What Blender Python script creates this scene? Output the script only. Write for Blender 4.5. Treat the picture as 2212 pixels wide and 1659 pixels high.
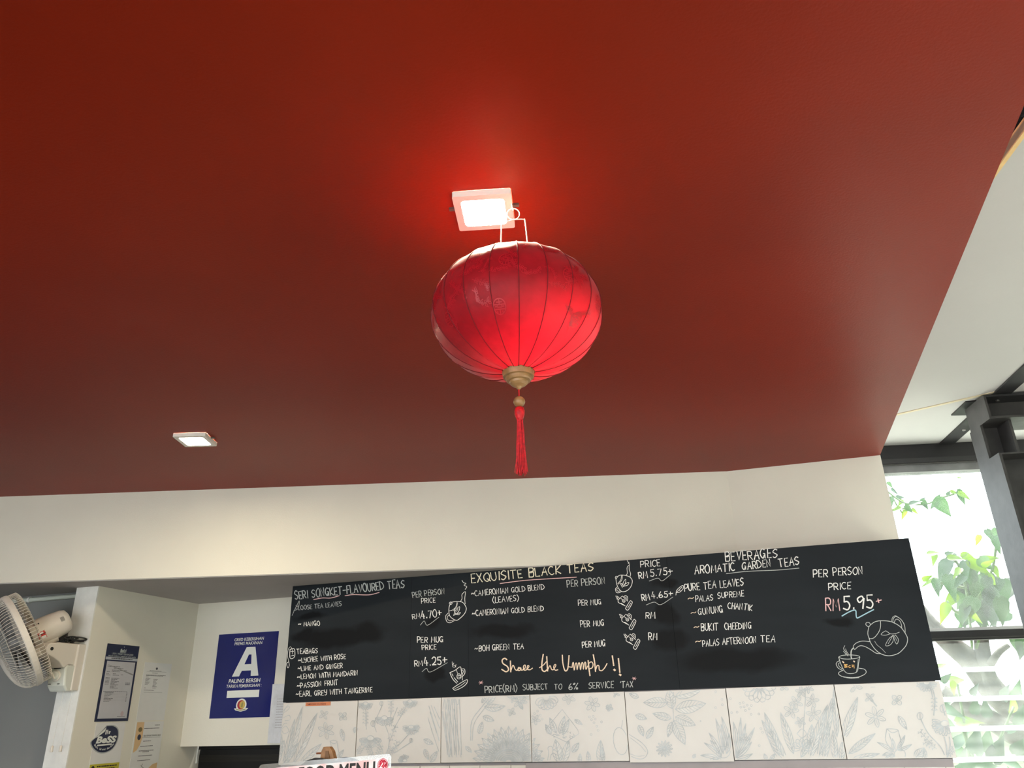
import bpy, bmesh, math, random
from mathutils import Vector, Matrix
import numpy as np
random.seed(7)
for o in list(bpy.data.objects): bpy.data.objects.remove(o)
scene = bpy.context.scene
COL = scene.collection
EYE = 1.55                       # camera height above the cafe floor

# ------------------------------------------------------------------ camera
FPX, CX, CY = 1661.0, 1106.0, 829.5
_up = np.array([-106., -3880., FPX]); _up /= np.linalg.norm(_up)
_h = np.array([0, 0, 1.]) - _up * _up[2]; _h /= np.linalg.norm(_h)
_r = np.cross(_h, _up)
if _r[0] < 0: _r = -_r
_a = math.radians(16.5)
AY = _h * math.cos(_a) + _r * math.sin(_a)
AX = _r * math.cos(_a) - _h * math.sin(_a)
cam = bpy.data.cameras.new('camera'); cam.sensor_width = 36.0; cam.lens = FPX / 2212 * 36.0
cam.clip_start = 0.02; cam.clip_end = 500
camo = bpy.data.objects.new('camera', cam); COL.objects.link(camo)
M = Matrix(((AX[0], -AX[1], -AX[2], 0), (AY[0], -AY[1], -AY[2], 0), (_up[0], -_up[1], -_up[2], EYE), (0, 0, 0, 1)))
camo.matrix_world = M
scene.camera = camo

# ------------------------------------------------------------------ world, sun, exposure
SKY = 5.5
w = bpy.data.worlds.new('overcast_sky'); scene.world = w; w.use_nodes = True
bg = w.node_tree.nodes['Background']; bg.inputs[0].default_value = (0.90, 0.96, 1.0, 1); bg.inputs[1].default_value = SKY
sun = bpy.data.lights.new('sun', 'SUN'); sun.energy = 20.0; sun.angle = math.radians(12); sun.color = (1.0, 0.95, 0.85)
suno = bpy.data.objects.new('sun', sun); COL.objects.link(suno); suno.rotation_euler = (math.radians(-20), math.radians(12), 0); suno.location = (3, 8, 9)
vs = scene.view_settings
vs.view_transform = 'Standard'; vs.look = 'None'; vs.gamma = 1.0; vs.use_curve_mapping = False
vs.exposure = 0.32
LAMP = 760.0                      # ceiling panel radiance

# ------------------------------------------------------------------ helpers
def ray(u, v):
    d = np.array([u - CX, v - CY, FPX]); return np.array([d @ AX, d @ AY, d @ _up])
CAM = np.array([0, 0, EYE])
def on_z(u, v, z): d = ray(u, v); return CAM + d * ((z - EYE) / d[2])
def on_y(u, v, y): d = ray(u, v); return CAM + d * (y / d[1])
def on_x(u, v, x): d = ray(u, v); return CAM + d * (x / d[0])
def on_pl(u, v, P, n): d = ray(u, v); return CAM + d * (((P - CAM) @ n) / (d @ n))
def V(*a): return np.array(a, float)
def nrm(a): a = np.asarray(a, float); return a / (np.linalg.norm(a) + 1e-12)

def s2l(c): return tuple(((x / 255) / 12.92 if x / 255 <= .04045 else ((x / 255 + .055) / 1.055) ** 2.4) for x in c)
MATS = {}
def mat(name, col, rough=.6, spec=.4, metal=0., var=.0, vscale=6., bump=0., bscale=200., bdist=.002, trans=None, emit=None, coat=0., sheen=0., detail=4.):
    m = bpy.data.materials.new(name); m.use_nodes = True; nt = m.node_tree; N = nt.nodes; L = nt.links
    b = N['Principled BSDF']
    b.inputs['Base Color'].default_value = (*col, 1); b.inputs['Roughness'].default_value = rough
    b.inputs['Specular IOR Level'].default_value = spec; b.inputs['Metallic'].default_value = metal
    if coat: b.inputs['Coat Weight'].default_value = coat; b.inputs['Coat Roughness'].default_value = .15
    if sheen: b.inputs['Sheen Weight'].default_value = sheen
    if emit: b.inputs['Emission Color'].default_value = (*emit[0], 1); b.inputs['Emission Strength'].default_value = emit[1]
    tc = N.new('ShaderNodeTexCoord')
    geo = N.new('ShaderNodeNewGeometry')
    if var:
        n = N.new('ShaderNodeTexNoise'); n.inputs['Scale'].default_value = vscale; n.inputs['Detail'].default_value = detail
        L.new(geo.outputs['Position'], n.inputs['Vector'])
        r = N.new('ShaderNodeValToRGB'); r.color_ramp.elements[0].position = .3; r.color_ramp.elements[1].position = .72
        r.color_ramp.elements[0].color = (*[c * (1 - var) for c in col], 1); r.color_ramp.elements[1].color = (*[min(1, c * (1 + var)) for c in col], 1)
        L.new(n.outputs['Fac'], r.inputs['Fac']); L.new(r.outputs['Color'], b.inputs['Base Color'])
    if bump:
        n2 = N.new('ShaderNodeTexNoise'); n2.inputs['Scale'].default_value = bscale; n2.inputs['Detail'].default_value = 3
        L.new(geo.outputs['Position'], n2.inputs['Vector'])
        bp = N.new('ShaderNodeBump'); bp.inputs['Strength'].default_value = bump; bp.inputs['Distance'].default_value = bdist
        L.new(n2.outputs['Fac'], bp.inputs['Height']); L.new(bp.outputs['Normal'], b.inputs['Normal'])
    if trans:
        t = N.new('ShaderNodeBsdfTranslucent'); t.inputs['Color'].default_value = (*trans[0], 1)
        mx = N.new('ShaderNodeMixShader'); mx.inputs[0].default_value = trans[1]
        L.new(b.outputs[0], mx.inputs[1]); L.new(t.outputs[0], mx.inputs[2]); L.new(mx.outputs[0], N['Material Output'].inputs[0])
    MATS[name] = m
    return m
def glass_mat(name, fac=.08, tint=(.96, 1, .98), rough=.02, extra=0.):
    m = bpy.data.materials.new(name); m.use_nodes = True; nt = m.node_tree; N = nt.nodes; L = nt.links
    N.remove(N['Principled BSDF'])
    t = N.new('ShaderNodeBsdfTransparent'); t.inputs[0].default_value = (*tint, 1)
    g = N.new('ShaderNodeBsdfGlossy'); g.inputs['Roughness'].default_value = rough
    mx = N.new('ShaderNodeMixShader'); mx.inputs[0].default_value = fac
    L.new(t.outputs[0], mx.inputs[1]); L.new(g.outputs[0], mx.inputs[2])
    out = mx
    if extra:      # dust and streaks on the pane
        d = N.new('ShaderNodeBsdfDiffuse'); d.inputs[0].default_value = (.85, .87, .85, 1)
        tl = N.new('ShaderNodeBsdfTranslucent'); tl.inputs[0].default_value = (.9, .92, .9, 1)
        ad = N.new('ShaderNodeMixShader'); ad.inputs[0].default_value = .6
        L.new(d.outputs[0], ad.inputs[1]); L.new(tl.outputs[0], ad.inputs[2])
        geo = N.new('ShaderNodeNewGeometry'); n = N.new('ShaderNodeTexNoise'); n.inputs['Scale'].default_value = 14; n.inputs['Detail'].default_value = 6
        L.new(geo.outputs['Position'], n.inputs['Vector'])
        mp = N.new('ShaderNodeMapRange'); mp.inputs[1].default_value = .3; mp.inputs[2].default_value = .75; mp.inputs[3].default_value = extra * .6; mp.inputs[4].default_value = extra * 1.5
        L.new(n.outputs['Fac'], mp.inputs[0])
        m2 = N.new('ShaderNodeMixShader'); L.new(mp.outputs[0], m2.inputs[0]); L.new(mx.outputs[0], m2.inputs[1]); L.new(ad.outputs[0], m2.inputs[2]); out = m2
    L.new(out.outputs[0], N['Material Output'].inputs[0])
    return m

LOC = {}                          # world origin of each root
def root(name, loc, label=None, cat=None, group=None, kind=None):
    o = bpy.data.objects.new(name, None); o.empty_display_size = .05; COL.objects.link(o); o.location = tuple(loc)
    LOC[o.name] = np.array(loc, float); tag(o, label, cat, group, kind); return o
def tag(o, label=None, cat=None, group=None, kind=None):
    if label: o['label'] = label
    if cat: o['category'] = cat
    if group: o['group'] = group
    if kind: o['kind'] = kind
    return o
def org(p): return LOC.get(p.name, np.zeros(3)) if p else np.zeros(3)
class MB:
    def __init__(s): s.v = []; s.f = []
    def add(s, vs, fs):
        b = len(s.v); s.v += [tuple(map(float, p)) for p in vs]; s.f += [tuple(b + i for i in f) for f in fs]; return s
    def box(s, x0, x1, y0, y1, z0, z1):
        return s.add([(x0, y0, z0), (x1, y0, z0), (x1, y1, z0), (x0, y1, z0), (x0, y0, z1), (x1, y0, z1), (x1, y1, z1), (x0, y1, z1)],
                     [(0, 3, 2, 1), (4, 5, 6, 7), (0, 1, 5, 4), (1, 2, 6, 5), (2, 3, 7, 6), (3, 0, 4, 7)])
    def obox(s, o, e, lo, hi):     # box in axes e (3 unit vectors) about o
        vs = [np.asarray(o) + e[0] * a + e[1] * b + e[2] * c for c in (lo[2], hi[2]) for (a, b) in ((lo[0], lo[1]), (hi[0], lo[1]), (hi[0], hi[1]), (lo[0], hi[1]))]
        return s.add(vs, [(0, 3, 2, 1), (4, 5, 6, 7), (0, 1, 5, 4), (1, 2, 6, 5), (2, 3, 7, 6), (3, 0, 4, 7)])
    def prism(s, poly, ext):       # poly: 3d points, ext: extrusion vector
        n = len(poly); p = [np.asarray(q, float) for q in poly]; e = np.asarray(ext, float)
        return s.add(p + [q + e for q in p], [tuple(range(n))[::-1], tuple(range(n, 2 * n))] + [(i, (i + 1) % n, n + (i + 1) % n, n + i) for i in range(n)])
    def tube(s, pts, r, seg=6, closed=False, caps=True):
        pts = [np.asarray(p, float) for p in pts]; n = len(pts); R = r if hasattr(r, '__len__') else [r] * n
        up0 = None; vs = []
        for i, p in enumerate(pts):
            if closed: t = nrm(pts[(i + 1) % n] - pts[i - 1])
            else: t = nrm(pts[min(i + 1, n - 1)] - pts[max(i - 1, 0)])
            if up0 is None: up0 = nrm(np.cross(t, (0.3, .5, .81)))
            up0 = nrm(up0 - t * (up0 @ t)); b = np.cross(t, up0)
            for k in range(seg):
                a = 2 * math.pi * k / seg; vs.append(p + (up0 * math.cos(a) + b * math.sin(a)) * R[i])
        fs = []
        for i in range(n if closed else n - 1):
            j = (i + 1) % n
            for k in range(seg): fs.append((i * seg + k, i * seg + (k + 1) % seg, j * seg + (k + 1) % seg, j * seg + k))
        if caps and not closed: fs += [tuple(range(seg))[::-1], tuple((n - 1) * seg + k for k in range(seg))]
        return s.add(vs, fs)
    def lathe(s, o, ax, prof, seg=24, a0=0., u=None):   # prof: (radius, height along ax)
        ax = nrm(ax); u = nrm(np.cross(ax, (.31, .95, .05))) if u is None else nrm(u); v = np.cross(ax, u); vs = []; n = len(prof)
        for (r, h) in prof:
            for k in range(seg):
                a = a0 + 2 * math.pi * k / seg; vs.append(np.asarray(o) + ax * h + (u * math.cos(a) + v * math.sin(a)) * max(r, 1e-5))
        fs = [(i * seg + k, i * seg + (k + 1) % seg, (i + 1) * seg + (k + 1) % seg, (i + 1) * seg + k) for i in range(n - 1) for k in range(seg)]
        fs += [tuple(range(seg))[::-1], tuple((n - 1) * seg + k for k in range(seg))]
        return s.add(vs, fs)
    def build(s, name, m, parent=None, smooth=False, bevel=0., loc=None, kind=None):
        me = bpy.data.meshes.new(name); o0 = org(parent) if loc is None else np.asarray(loc, float)
        me.from_pydata([tuple(np.array(p) - o0) for p in s.v], [], s.f); me.update()
        bm = bmesh.new(); bm.from_mesh(me); bmesh.ops.recalc_face_normals(bm, faces=bm.faces); bm.to_mesh(me); bm.free()
        if m: me.materials.append(m)
        o = bpy.data.objects.new(name, me); COL.objects.link(o)
        if parent: o.parent = parent; LOC[o.name] = org(parent)
        else:
            o.location = tuple(o0) if loc is not None else (0, 0, 0); LOC[o.name] = o0 if loc is not None else np.zeros(3)
        if smooth:
            for p in me.polygons: p.use_smooth = True
        if bevel:
            md = o.modifiers.new('bevel', 'BEVEL'); md.width = bevel; md.segments = 2; md.limit_method = 'ANGLE'
        if kind: o['kind'] = kind
        return o
def boxo(name, m, x0, x1, y0, y1, z0, z1, parent=None, bevel=0., kind=None):
    return MB().box(x0, x1, y0, y1, z0, z1).build(name, m, parent, bevel=bevel, kind=kind)
def struct(o, label=None, cat=None):
    o['kind'] = 'structure'
    if label: o['label'] = label
    if cat: o['category'] = cat
    return o
def catmull(p, n=6):
    p = [np.asarray(q, float) for q in p]
    if len(p) < 3: return p
    out = []
    for i in range(len(p) - 1):
        p0 = p[i - 1] if i else 2 * p[0] - p[1]; p1 = p[i]; p2 = p[i + 1]; p3 = p[i + 2] if i + 2 < len(p) else 2 * p[-1] - p[-2]
        for k in range(n):
            t = k / n; out.append(.5 * ((2 * p1) + (-p0 + p2) * t + (2 * p0 - 5 * p1 + 4 * p2 - p3) * t * t + (-p0 + 3 * p1 - 3 * p2 + p3) * t ** 3))
    return out + [p[-1]]
def ribbon2(pts, w):               # flat strip in 2d: list of quads (each 4 2d points)
    pts = [np.asarray(p, float) for p in pts]; n = len(pts); L_ = []; R_ = []
    if n < 2: return []
    for i, p in enumerate(pts):
        t = nrm(pts[min(i + 1, n - 1)] - pts[max(i - 1, 0)]); q = np.array([-t[1], t[0]]) * w / 2
        if i == 0: p = p - t * w * .3
        if i == n - 1: p = p + t * w * .3
        L_.append(p + q); R_.append(p - q)
    return [(L_[i], R_[i], R_[i + 1], L_[i + 1]) for i in range(n - 1)]

_txt = {}
def text_polys(s, bold=0.0):
    """flat triangles of the built-in font, height of a capital = 1; returns (verts2d, faces, width)"""
    k = (s, bold)
    if k in _txt: return _txt[k]
    c = bpy.data.curves.new('t', 'FONT'); c.body = s; c.size = 1.0; c.offset = bold; c.resolution_u = 3
    o = bpy.data.objects.new('t', c); COL.objects.link(o)
    dg = bpy.context.evaluated_depsgraph_get(); dg.update()
    me = bpy.data.meshes.new_from_object(o.evaluated_get(dg))
    vs_ = [(v.co.x, v.co.y) for v in me.vertices]; fs_ = [tuple(p.vertices) for p in me.polygons]
    bpy.data.objects.remove(o); bpy.data.curves.remove(c); bpy.data.meshes.remove(me)
    if vs_:
        x0 = min(v[0] for v in vs_); x1 = max(v[0] for v in vs_)
        vs_ = [((v[0] - x0) / .7, v[1] / .7) for v in vs_]; wd = (x1 - x0) / .7
    else: wd = 0
    _txt[k] = (vs_, fs_, wd); return _txt[k]
class Sheet:
    """a flat surface with its own frame: o = lower-left corner, ex, ey in-plane, nz outwards; sizes in metres"""
    def __init__(s, o, ex, ey, w, h): s.o = np.asarray(o, float); s.ex = nrm(ex); s.ey = nrm(ey); s.nz = np.cross(s.ex, s.ey); s.w = w; s.h = h
    def P(s, x, y, d=0.): return s.o + s.ex * x + s.ey * y + s.nz * d
    def body(s, name, m, parent=None, t=.002, loc=None, bevel=0.):
        return MB().prism([s.P(0, 0, 0), s.P(s.w, 0, 0), s.P(s.w, s.h, 0), s.P(0, s.h, 0)], s.nz * t).build(name, m, parent, loc=loc, bevel=bevel)
    def rect(s, mb, x0, y0, x1, y1, d): return mb.add([s.P(x0, y0, d), s.P(x1, y0, d), s.P(x1, y1, d), s.P(x0, y1, d)], [(0, 1, 2, 3)])
    def poly(s, mb, pts, d): return mb.add([s.P(x, y, d) for x, y in pts], [tuple(range(len(pts)))])
    def text(s, mb, t, x, y, cap, d, width=None, bold=.01, align='l', shear=0.):
        vs_, fs_, wd = text_polys(t, bold); sx = (width / wd) if width else cap
        x0 = x - (wd * sx / 2 if align == 'c' else 0)
        mb.add([s.P(x0 + a * sx + shear * b * cap, y + b * cap, d) for a, b in vs_], fs_)
    def lines(s, mb, rows, d, th=.0016):
        th *= 1.25    # rows of illegible small print: (x0, x1, y)
        for x0, x1, y in rows:
            x = x0
            while x < x1 - .001:
                l = min(random.uniform(.004, .014), x1 - x); s.rect(mb, x, y, x + l, y + th, d); x += l + .0015
def ell(cx, cy, rx, ry, n=24, a0=0., a1=2 * math.pi, rot=0.):
    c, s_ = math.cos(rot), math.sin(rot); out = []
    for i in range(n + 1):
        a = a0 + (a1 - a0) * i / n; x = rx * math.cos(a); y = ry * math.sin(a); out.append((cx + x * c - y * s_, cy + x * s_ + y * c))
    return out

# ------------------------------------------------------------------ materials
RED = mat('red_ceiling_paint', (.22, .0155, .0036), rough=.42, spec=.17, var=.10, vscale=1.6, bump=.35, bscale=160, bdist=.0012)
CREAM = mat('cream_wall_paint', (.745, .72, .635), rough=.7, spec=.25, var=.03, vscale=3, bump=.35, bscale=240, bdist=.001)
GREYW = mat('grey_wall_paint', (.25, .255, .25), rough=.75, spec=.2, var=.03, vscale=3, bump=.2, bscale=240, bdist=.001)
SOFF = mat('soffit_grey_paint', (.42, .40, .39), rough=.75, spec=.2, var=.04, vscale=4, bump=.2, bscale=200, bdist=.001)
WHITE = mat('white_trim_paint', (.80, .80, .76), rough=.55, spec=.35, var=.02, vscale=8)
WORN = mat('worn_white_plaster', (.78, .78, .75), rough=.7, var=.05, vscale=25, bump=.3, bscale=80)
ROOFW = mat('white_roof_board', (.49, .485, .48), rough=.7, var=.02, vscale=3, bump=.15, bscale=60)
STEEL = mat('dark_grey_steel', (.036, .035, .034), rough=.5, spec=.45, var=.28, vscale=14, bump=.25, bscale=90, bdist=.001)
BLACKM = mat('black_frame_paint', (.018, .018, .020), rough=.45, spec=.4)
BLACK = mat('black_lacquer', (.006, .006, .007), rough=.4, spec=.3)
YELLOW = mat('pale_timber_edge', (.72, .50, .22), rough=.6, var=.1, vscale=30)
FLOORM = mat('cafe_floor_tile', (.075, .072, .07), rough=.5, var=.06, vscale=3)

# ------------------------------------------------------------------ structure
Z = lambda z: EYE + z
CEIL = Z(1.0); SOF = Z(.598)
struct(MB().prism([(-6, -2.4, CEIL), (.566, -2.4, CEIL), (.62, 3.70, CEIL), (-6, 3.70, CEIL)], (0, 0, .05)).build('ceiling', RED), 'flat red painted ceiling with a faint sheen above the cafe counter')
struct(boxo('floor', FLOORM, -6, .62, -2.5, 4.7, -.06, 0))
struct(boxo('floor_bounce', mat('pale_bounce_floor', (.40, .39, .36), rough=.6, var=.08, vscale=3), .62, 2.1, -2.5, 4.7, -.06, 0))  # unseen floor strip, made pale to bounce light onto the right of the ceiling
K = V(-.035, 3.565)
d15 = V(math.cos(math.radians(14.92)), math.sin(math.radians(14.92)))
fl = K - d15 * ((K[0] + 6) / d15[0])
struct(MB().prism([(fl[0], fl[1], SOF), (K[0], K[1], SOF), (.62, 3.565, SOF), (.62, 3.80, SOF), (-6, 3.80, SOF)], (0, 0, CEIL - SOF)).build('wall_front', CREAM), 'cream beam wall with a slight bend, under the red ceiling')
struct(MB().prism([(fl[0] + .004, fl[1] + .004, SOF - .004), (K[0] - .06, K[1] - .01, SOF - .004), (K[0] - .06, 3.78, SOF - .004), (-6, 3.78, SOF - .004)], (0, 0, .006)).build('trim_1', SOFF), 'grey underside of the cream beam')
struct(boxo('wall_side', CREAM, -3.035, -2.910, 2.95, 4.4, 0, SOF - .003), 'cream pier wall carrying the notices and the fan')
# worn white front face of the pier
struct(boxo('trim_2', WORN, -3.0352, -2.9105, 2.944, 2.9502, 0, SOF - .003), 'worn white painted front edge of the pier')
struct(boxo('wall_left', GREYW, -6, -3.035, 3.05, 3.25, 0, SOF - .003), 'plain grey wall behind the wall fan')
struct(boxo('wall_niche', CREAM, -2.910, -2.10, 3.66, 3.80, Z(-.115), SOF - .003), 'pale wall panel carrying the blue grade sign')
struct(boxo('wall_west', mat('dark_dimming_wall', (.10, .07, .05), rough=.6, var=.15, vscale=8), -6.1, -6, -2.5, 3.3, 0, CEIL))  # unseen wall, dark colour added to dim the left of the ceiling
struct(MB().box(-6, -4.4, -2.5, -2.4, 0, Z(1.22)).box(-4.4, 2.1, -2.5, -2.4, CEIL - .03, Z(1.22)).build('wall_rear', CREAM))  # unseen wall, opening shaped to light the beam and keep the left dim
struct(boxo('wall_lightblock_east', CREAM, 2.1, 2.2, -2.5, .3, 0, Z(1.27)))  # unseen wall added to cut daylight from the right behind the camera
struct(boxo('wall_lightblock_porch', CREAM, 2.1, 2.2, 2.4, 4.75, 0, Z(1.27)))  # unseen wall added to keep side light off the right-hand tiles
struct(boxo('wall_kitchen', GREYW, -2.910, .5, 4.3, 4.4, 0, SOF - .003))

# ------------------------------------------------------------------ tiled counter wall
TILE = mat('cream_printed_tile', (.63, .605, .575), rough=.35, spec=.45, var=.025, vscale=5)
PRINT = mat('grey_blue_print', (.47, .50, .515), rough=.4, spec=.4, var=.14, vscale=40)
PRINTF = mat('pale_grey_blue_print', (.64, .63, .61), rough=.4, spec=.4, var=.08, vscale=60)
GROUT = mat('dark_grout', (.10, .10, .10), rough=.9)
CEMENT = mat('mauve_grey_render', (.34, .31, .32), rough=.8, var=.06, vscale=10)
SMALLT = mat('small_white_tile', (.66, .63, .58), rough=.3, spec=.45, var=.03, vscale=9)
BY = 3.345                        # face of the board and of the tiles
wc = struct(boxo('wall_counter', CEMENT, -2.125, .600, 3.362, 3.56, 0, SOF - .004), 'low wall behind the counter clad with flower printed tiles')
boxo('grout_bed', GROUT, -2.122, .603, 3.352, 3.3625, Z(-.186), Z(.066), wc)
xs = [-2.147 + .399 * i for i in range(8)]
tiles = []
for i in range(7):
    x0 = max(xs[i], -2.128) + .0012; x1 = min(xs[i + 1], .612) - .0012
    dz = [.000, .001, .002, .0015, -.004, .001, .0005][i]; dy = [0, .001, 0, -.001, -.003, 0, .001][i]
    t = boxo('tile', TILE, x0, x1, BY + dy, 3.3525, Z(-.186) + dz, Z(.069) + dz * .3, wc, bevel=.0015)
    tiles.append((t, x0, x1, BY + dy))
me = None
for i in range(21):
    x0 = -2.12 + i * .1345
    boxo('small_tile', SMALLT, x0 + .001, min(x0 + .1335, .599), 3.357, 3.3622, Z(-.33), Z(-.196), wc, bevel=.001)
boxo('render_ledge', CEMENT, -.98, .596, 3.3535, 3.3622, Z(-.214), Z(-.187), wc, bevel=.001)

# ---- printed flowers: 2d line work gathered per tile
PL = [[] for _ in tiles]; PF = [[] for _ in tiles]     # line quads / filled polygons, as world (x, z)
def w2(u, v): p = on_y(u, v, BY); return np.array([p[0], p[2]])
def tile_of(x):
    for i, (_, a, b, _) in enumerate(tiles):
        if a < x < b: return i
    return None
def inside(i, q): return all(tiles[i][1] < p[0] < tiles[i][2] and Z(-.184) < p[1] < Z(.067) for p in q)
class Art:
    def __init__(s, ox, oy, k): s.ox, s.oy, s.k = ox, oy, k
    def m(s, p): return w2(s.ox + p[0] * s.k, s.oy + p[1] * s.k)
    def line(s, pts, w=3.6, smooth=True):
        if smooth: pts = catmull(pts, 4)
        for q in ribbon2([s.m(p) for p in pts], w * s.k * .00205):
            i = tile_of(sum(p[0] for p in q) / 4)
            if i is not None and inside(i, q): PL[i].append(q)
    def fill(s, pts):
        q = [s.m(p) for p in pts]; i = tile_of(sum(p[0] for p in q) / len(q))
        if i is not None:
            a, b = tiles[i][1], tiles[i][2]
            PF[i].append([np.array([min(max(p[0], a + .001), b - .001), min(max(p[1], Z(-.184)), Z(.067))]) for p in q])
    def leaf(s, a, b, wd, veins=6, bend=0., fill=True, w=3.4):
        a = np.array(a, float); b = np.array(b, float); t = b - a; n = np.array([-t[1], t[0]]) / (np.linalg.norm(t) + 1e-9)
        mid = lambda f: a + t * f + n * bend * math.sin(math.pi * f)
        pr = lambda f: wd / 2 * (math.sin(math.pi * f ** .8) ** .9 if 0 < f < 1 else 0)
        fs = [i / 10 for i in range(11)]
        L1 = [mid(f) + n * pr(f) for f in fs]; L2 = [mid(f) - n * pr(f) for f in fs]
        if fill: s.fill([mid(f) + n * pr(f) for f in fs] + [mid(f) for f in fs[1:-1]][::-1])
        s.line(L1, w, False); s.line(L2, w, False); s.line([mid(f) for f in fs], w, False)
        for i in range(1, veins + 1):
            f = i / (veins + 1.5)
            s.line([mid(f), mid(min(1, f + .16)) + n * pr(min(1, f + .16)) * .92], w * .7, False)
            s.line([mid(f), mid(min(1, f + .16)) - n * pr(min(1, f + .16)) * .92], w * .7, False)
    def petal(s, c, ang, r0, r1, wd, sq=1.):
        d = np.array([math.cos(ang), math.sin(ang) * sq]); n = np.array([-math.sin(ang), math.cos(ang) * sq]); c = np.array(c, float)
        pts = [c + d * r0 - n * wd * .25, c + d * (r0 + (r1 - r0) * .55) - n * wd * .5, c + d * r1 * .97 - n * wd * .22, c + d * r1, c + d * r1 * .97 + n * wd * .22, c + d * (r0 + (r1 - r0) * .55) + n * wd * .5, c + d * r0 + n * wd * .25]
        s.line(pts, 3.2); s.line([c + d * r0, c + d * (r1 * .8)], 1.8, False)
    def daisy(s, x, y, r, n=13, a0=.0, a1=math.pi, sq=.85, disc=.3):
        for i in range(n):
            a = a0 + (a1 - a0) * (i + .5) / n + random.uniform(-.05, .05); s.petal((x, y), a, r * .3, r * random.uniform(.9, 1.05), r * .26, sq)
        e = ell(x, y, r * disc, r * disc * .72, 14); s.fill(e[:-1]); s.line(e, 3.4, False)
    def flower(s, x, y, r, n=5, a0=0., wd=.5):
        for i in range(n): s.petal((x, y), a0 + 2 * math.pi * i / n, r * .12, r, r * wd)
    def sprig(s, x, y, x2, y2, n=4, l=22):
        a = np.array((x, y), float); t = np.array((x2 - x, y2 - y), float); nn = np.array([-t[1], t[0]]) / (np.linalg.norm(t) + 1e-9); u = t / (np.linalg.norm(t) + 1e-9)
        s.line([a, a + t], 3, False)
        for i in range(n):
            p = a + t * (i + .6) / n
            for sg in (-1, 1):
                q = p + (u * .7 + nn * sg) * l * .7; s.line([p, q], 2.4, False); s.line([p * .4 + q * .6, p * .4 + q * .6 + u * l * .45], 2.2, False)
                s.line([p * .4 + q * .6, p * .4 + q * .6 + nn * sg * l * .4], 2.2, False)
    def bud(s, x, y, r): s.line(ell(x, y, r * .8, r, 12), 3, False); s.line([(x, y - r), (x - r * .2, y + r)], 2, False); s.line([(x + r * .3, y - r * .8), (x + r * .15, y + r * .9)], 2, False)
    def dots(s, pts, r=6):
        for x, y in pts: s.line(ell(x, y, r, r, 8), 2.4, False)
A = Art(540, 1460, .3617); B = Art(1300, 1440, .3617)
# tile 1
for a, b, wd, v in [((228, 520), (313, 185), 44, 9), ((262, 520), (402, 222), 48, 9), ((205, 525), (268, 258), 34, 7), ((172, 520), (190, 350), 30, 5), ((300, 525), (428, 405), 40, 6), ((180, 470), (205, 385), 26, 3), ((195, 530), (290, 400), 40, 5)]: A.leaf(a, b, wd, v)
for p in ([(185, 300), (195, 240), (215, 190), (235, 170)], [(190, 320), (215, 300), (232, 330), (205, 345), (190, 325)], [(200, 250), (235, 235), (240, 262), (210, 268)], [(196, 225), (225, 205), (238, 185), (215, 190), (196, 215)], [(178, 345), (200, 290), (222, 282)]): A.line(p)
A.flower(455, 328, 50, 6, .4, .42); A.flower(441, 232, 30, 4, 1.0, .5); A.flower(555, 242, 28, 4, .7, .7); A.bud(555, 242, 9); A.leaf((545, 318), (562, 390), 26, 4); A.leaf((640, 305), (622, 340), 20, 2)
A.line([(480, 392), (490, 440), (500, 520)]); A.line([(520, 395), (528, 440), (545, 520)]); A.line([(478, 390), (500, 405), (522, 394), (500, 384), (478, 390)]); A.leaf((520, 500), (560, 440), 22, 2); A.leaf((495, 520), (462, 440), 22, 2)
# tile 2
A.daisy(690, 165, 46, 11); A.daisy(803, 250, 58, 14); A.daisy(720, 372, 68, 15); A.daisy(962, 305, 52, 13, -.3, 3.3); A.daisy(955, 152, 46, 12); A.daisy(925, 505, 40, 10, 2.6, 5.5)
for p in ([(690, 200), (696, 260), (694, 320)], [(790, 175), (765, 230), (742, 285), (755, 335)], [(810, 300), (830, 360), (828, 420), (810, 470)], [(880, 190), (855, 250), (832, 300)], [(950, 345), (900, 400), (845, 445)], [(958, 398), (915, 425), (860, 462)], [(845, 150), (840, 230), (845, 300)], [(720, 420), (735, 470), (738, 520)], [(770, 400), (790, 440), (795, 480)], [(935, 180), (890, 260), (850, 330)]): A.line(p, 4)
for q in [(690, 300, 690, 220), (830, 400, 870, 300), (730, 480, 700, 420), (850, 470, 880, 390), (845, 230, 840, 150), (760, 480, 780, 420), (880, 240, 925, 200), (640, 470, 665, 430), (820, 480, 845, 430)]: A.sprig(*q)
for b in [(785, 165, 13), (735, 285, 18), (962, 385, 13), (628, 322, 15)]: A.bud(*b)
A.leaf((1038, 380), (1095, 408), 30, 4); A.leaf((1042, 438), (1066, 500), 28, 4); A.leaf((1078, 515), (1118, 450), 32, 4)
for p in ([(1068, 180), (1105, 300), (1138, 420)], [(1082, 176), (1112, 260), (1140, 330)], [(1062, 250), (1100, 370), (1138, 480)], [(1100, 185), (1120, 230), (1138, 270)], [(1075, 215), (1098, 290), (1136, 400)], [(1112, 190), (1140, 240)]): A.line(p, 4)
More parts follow.
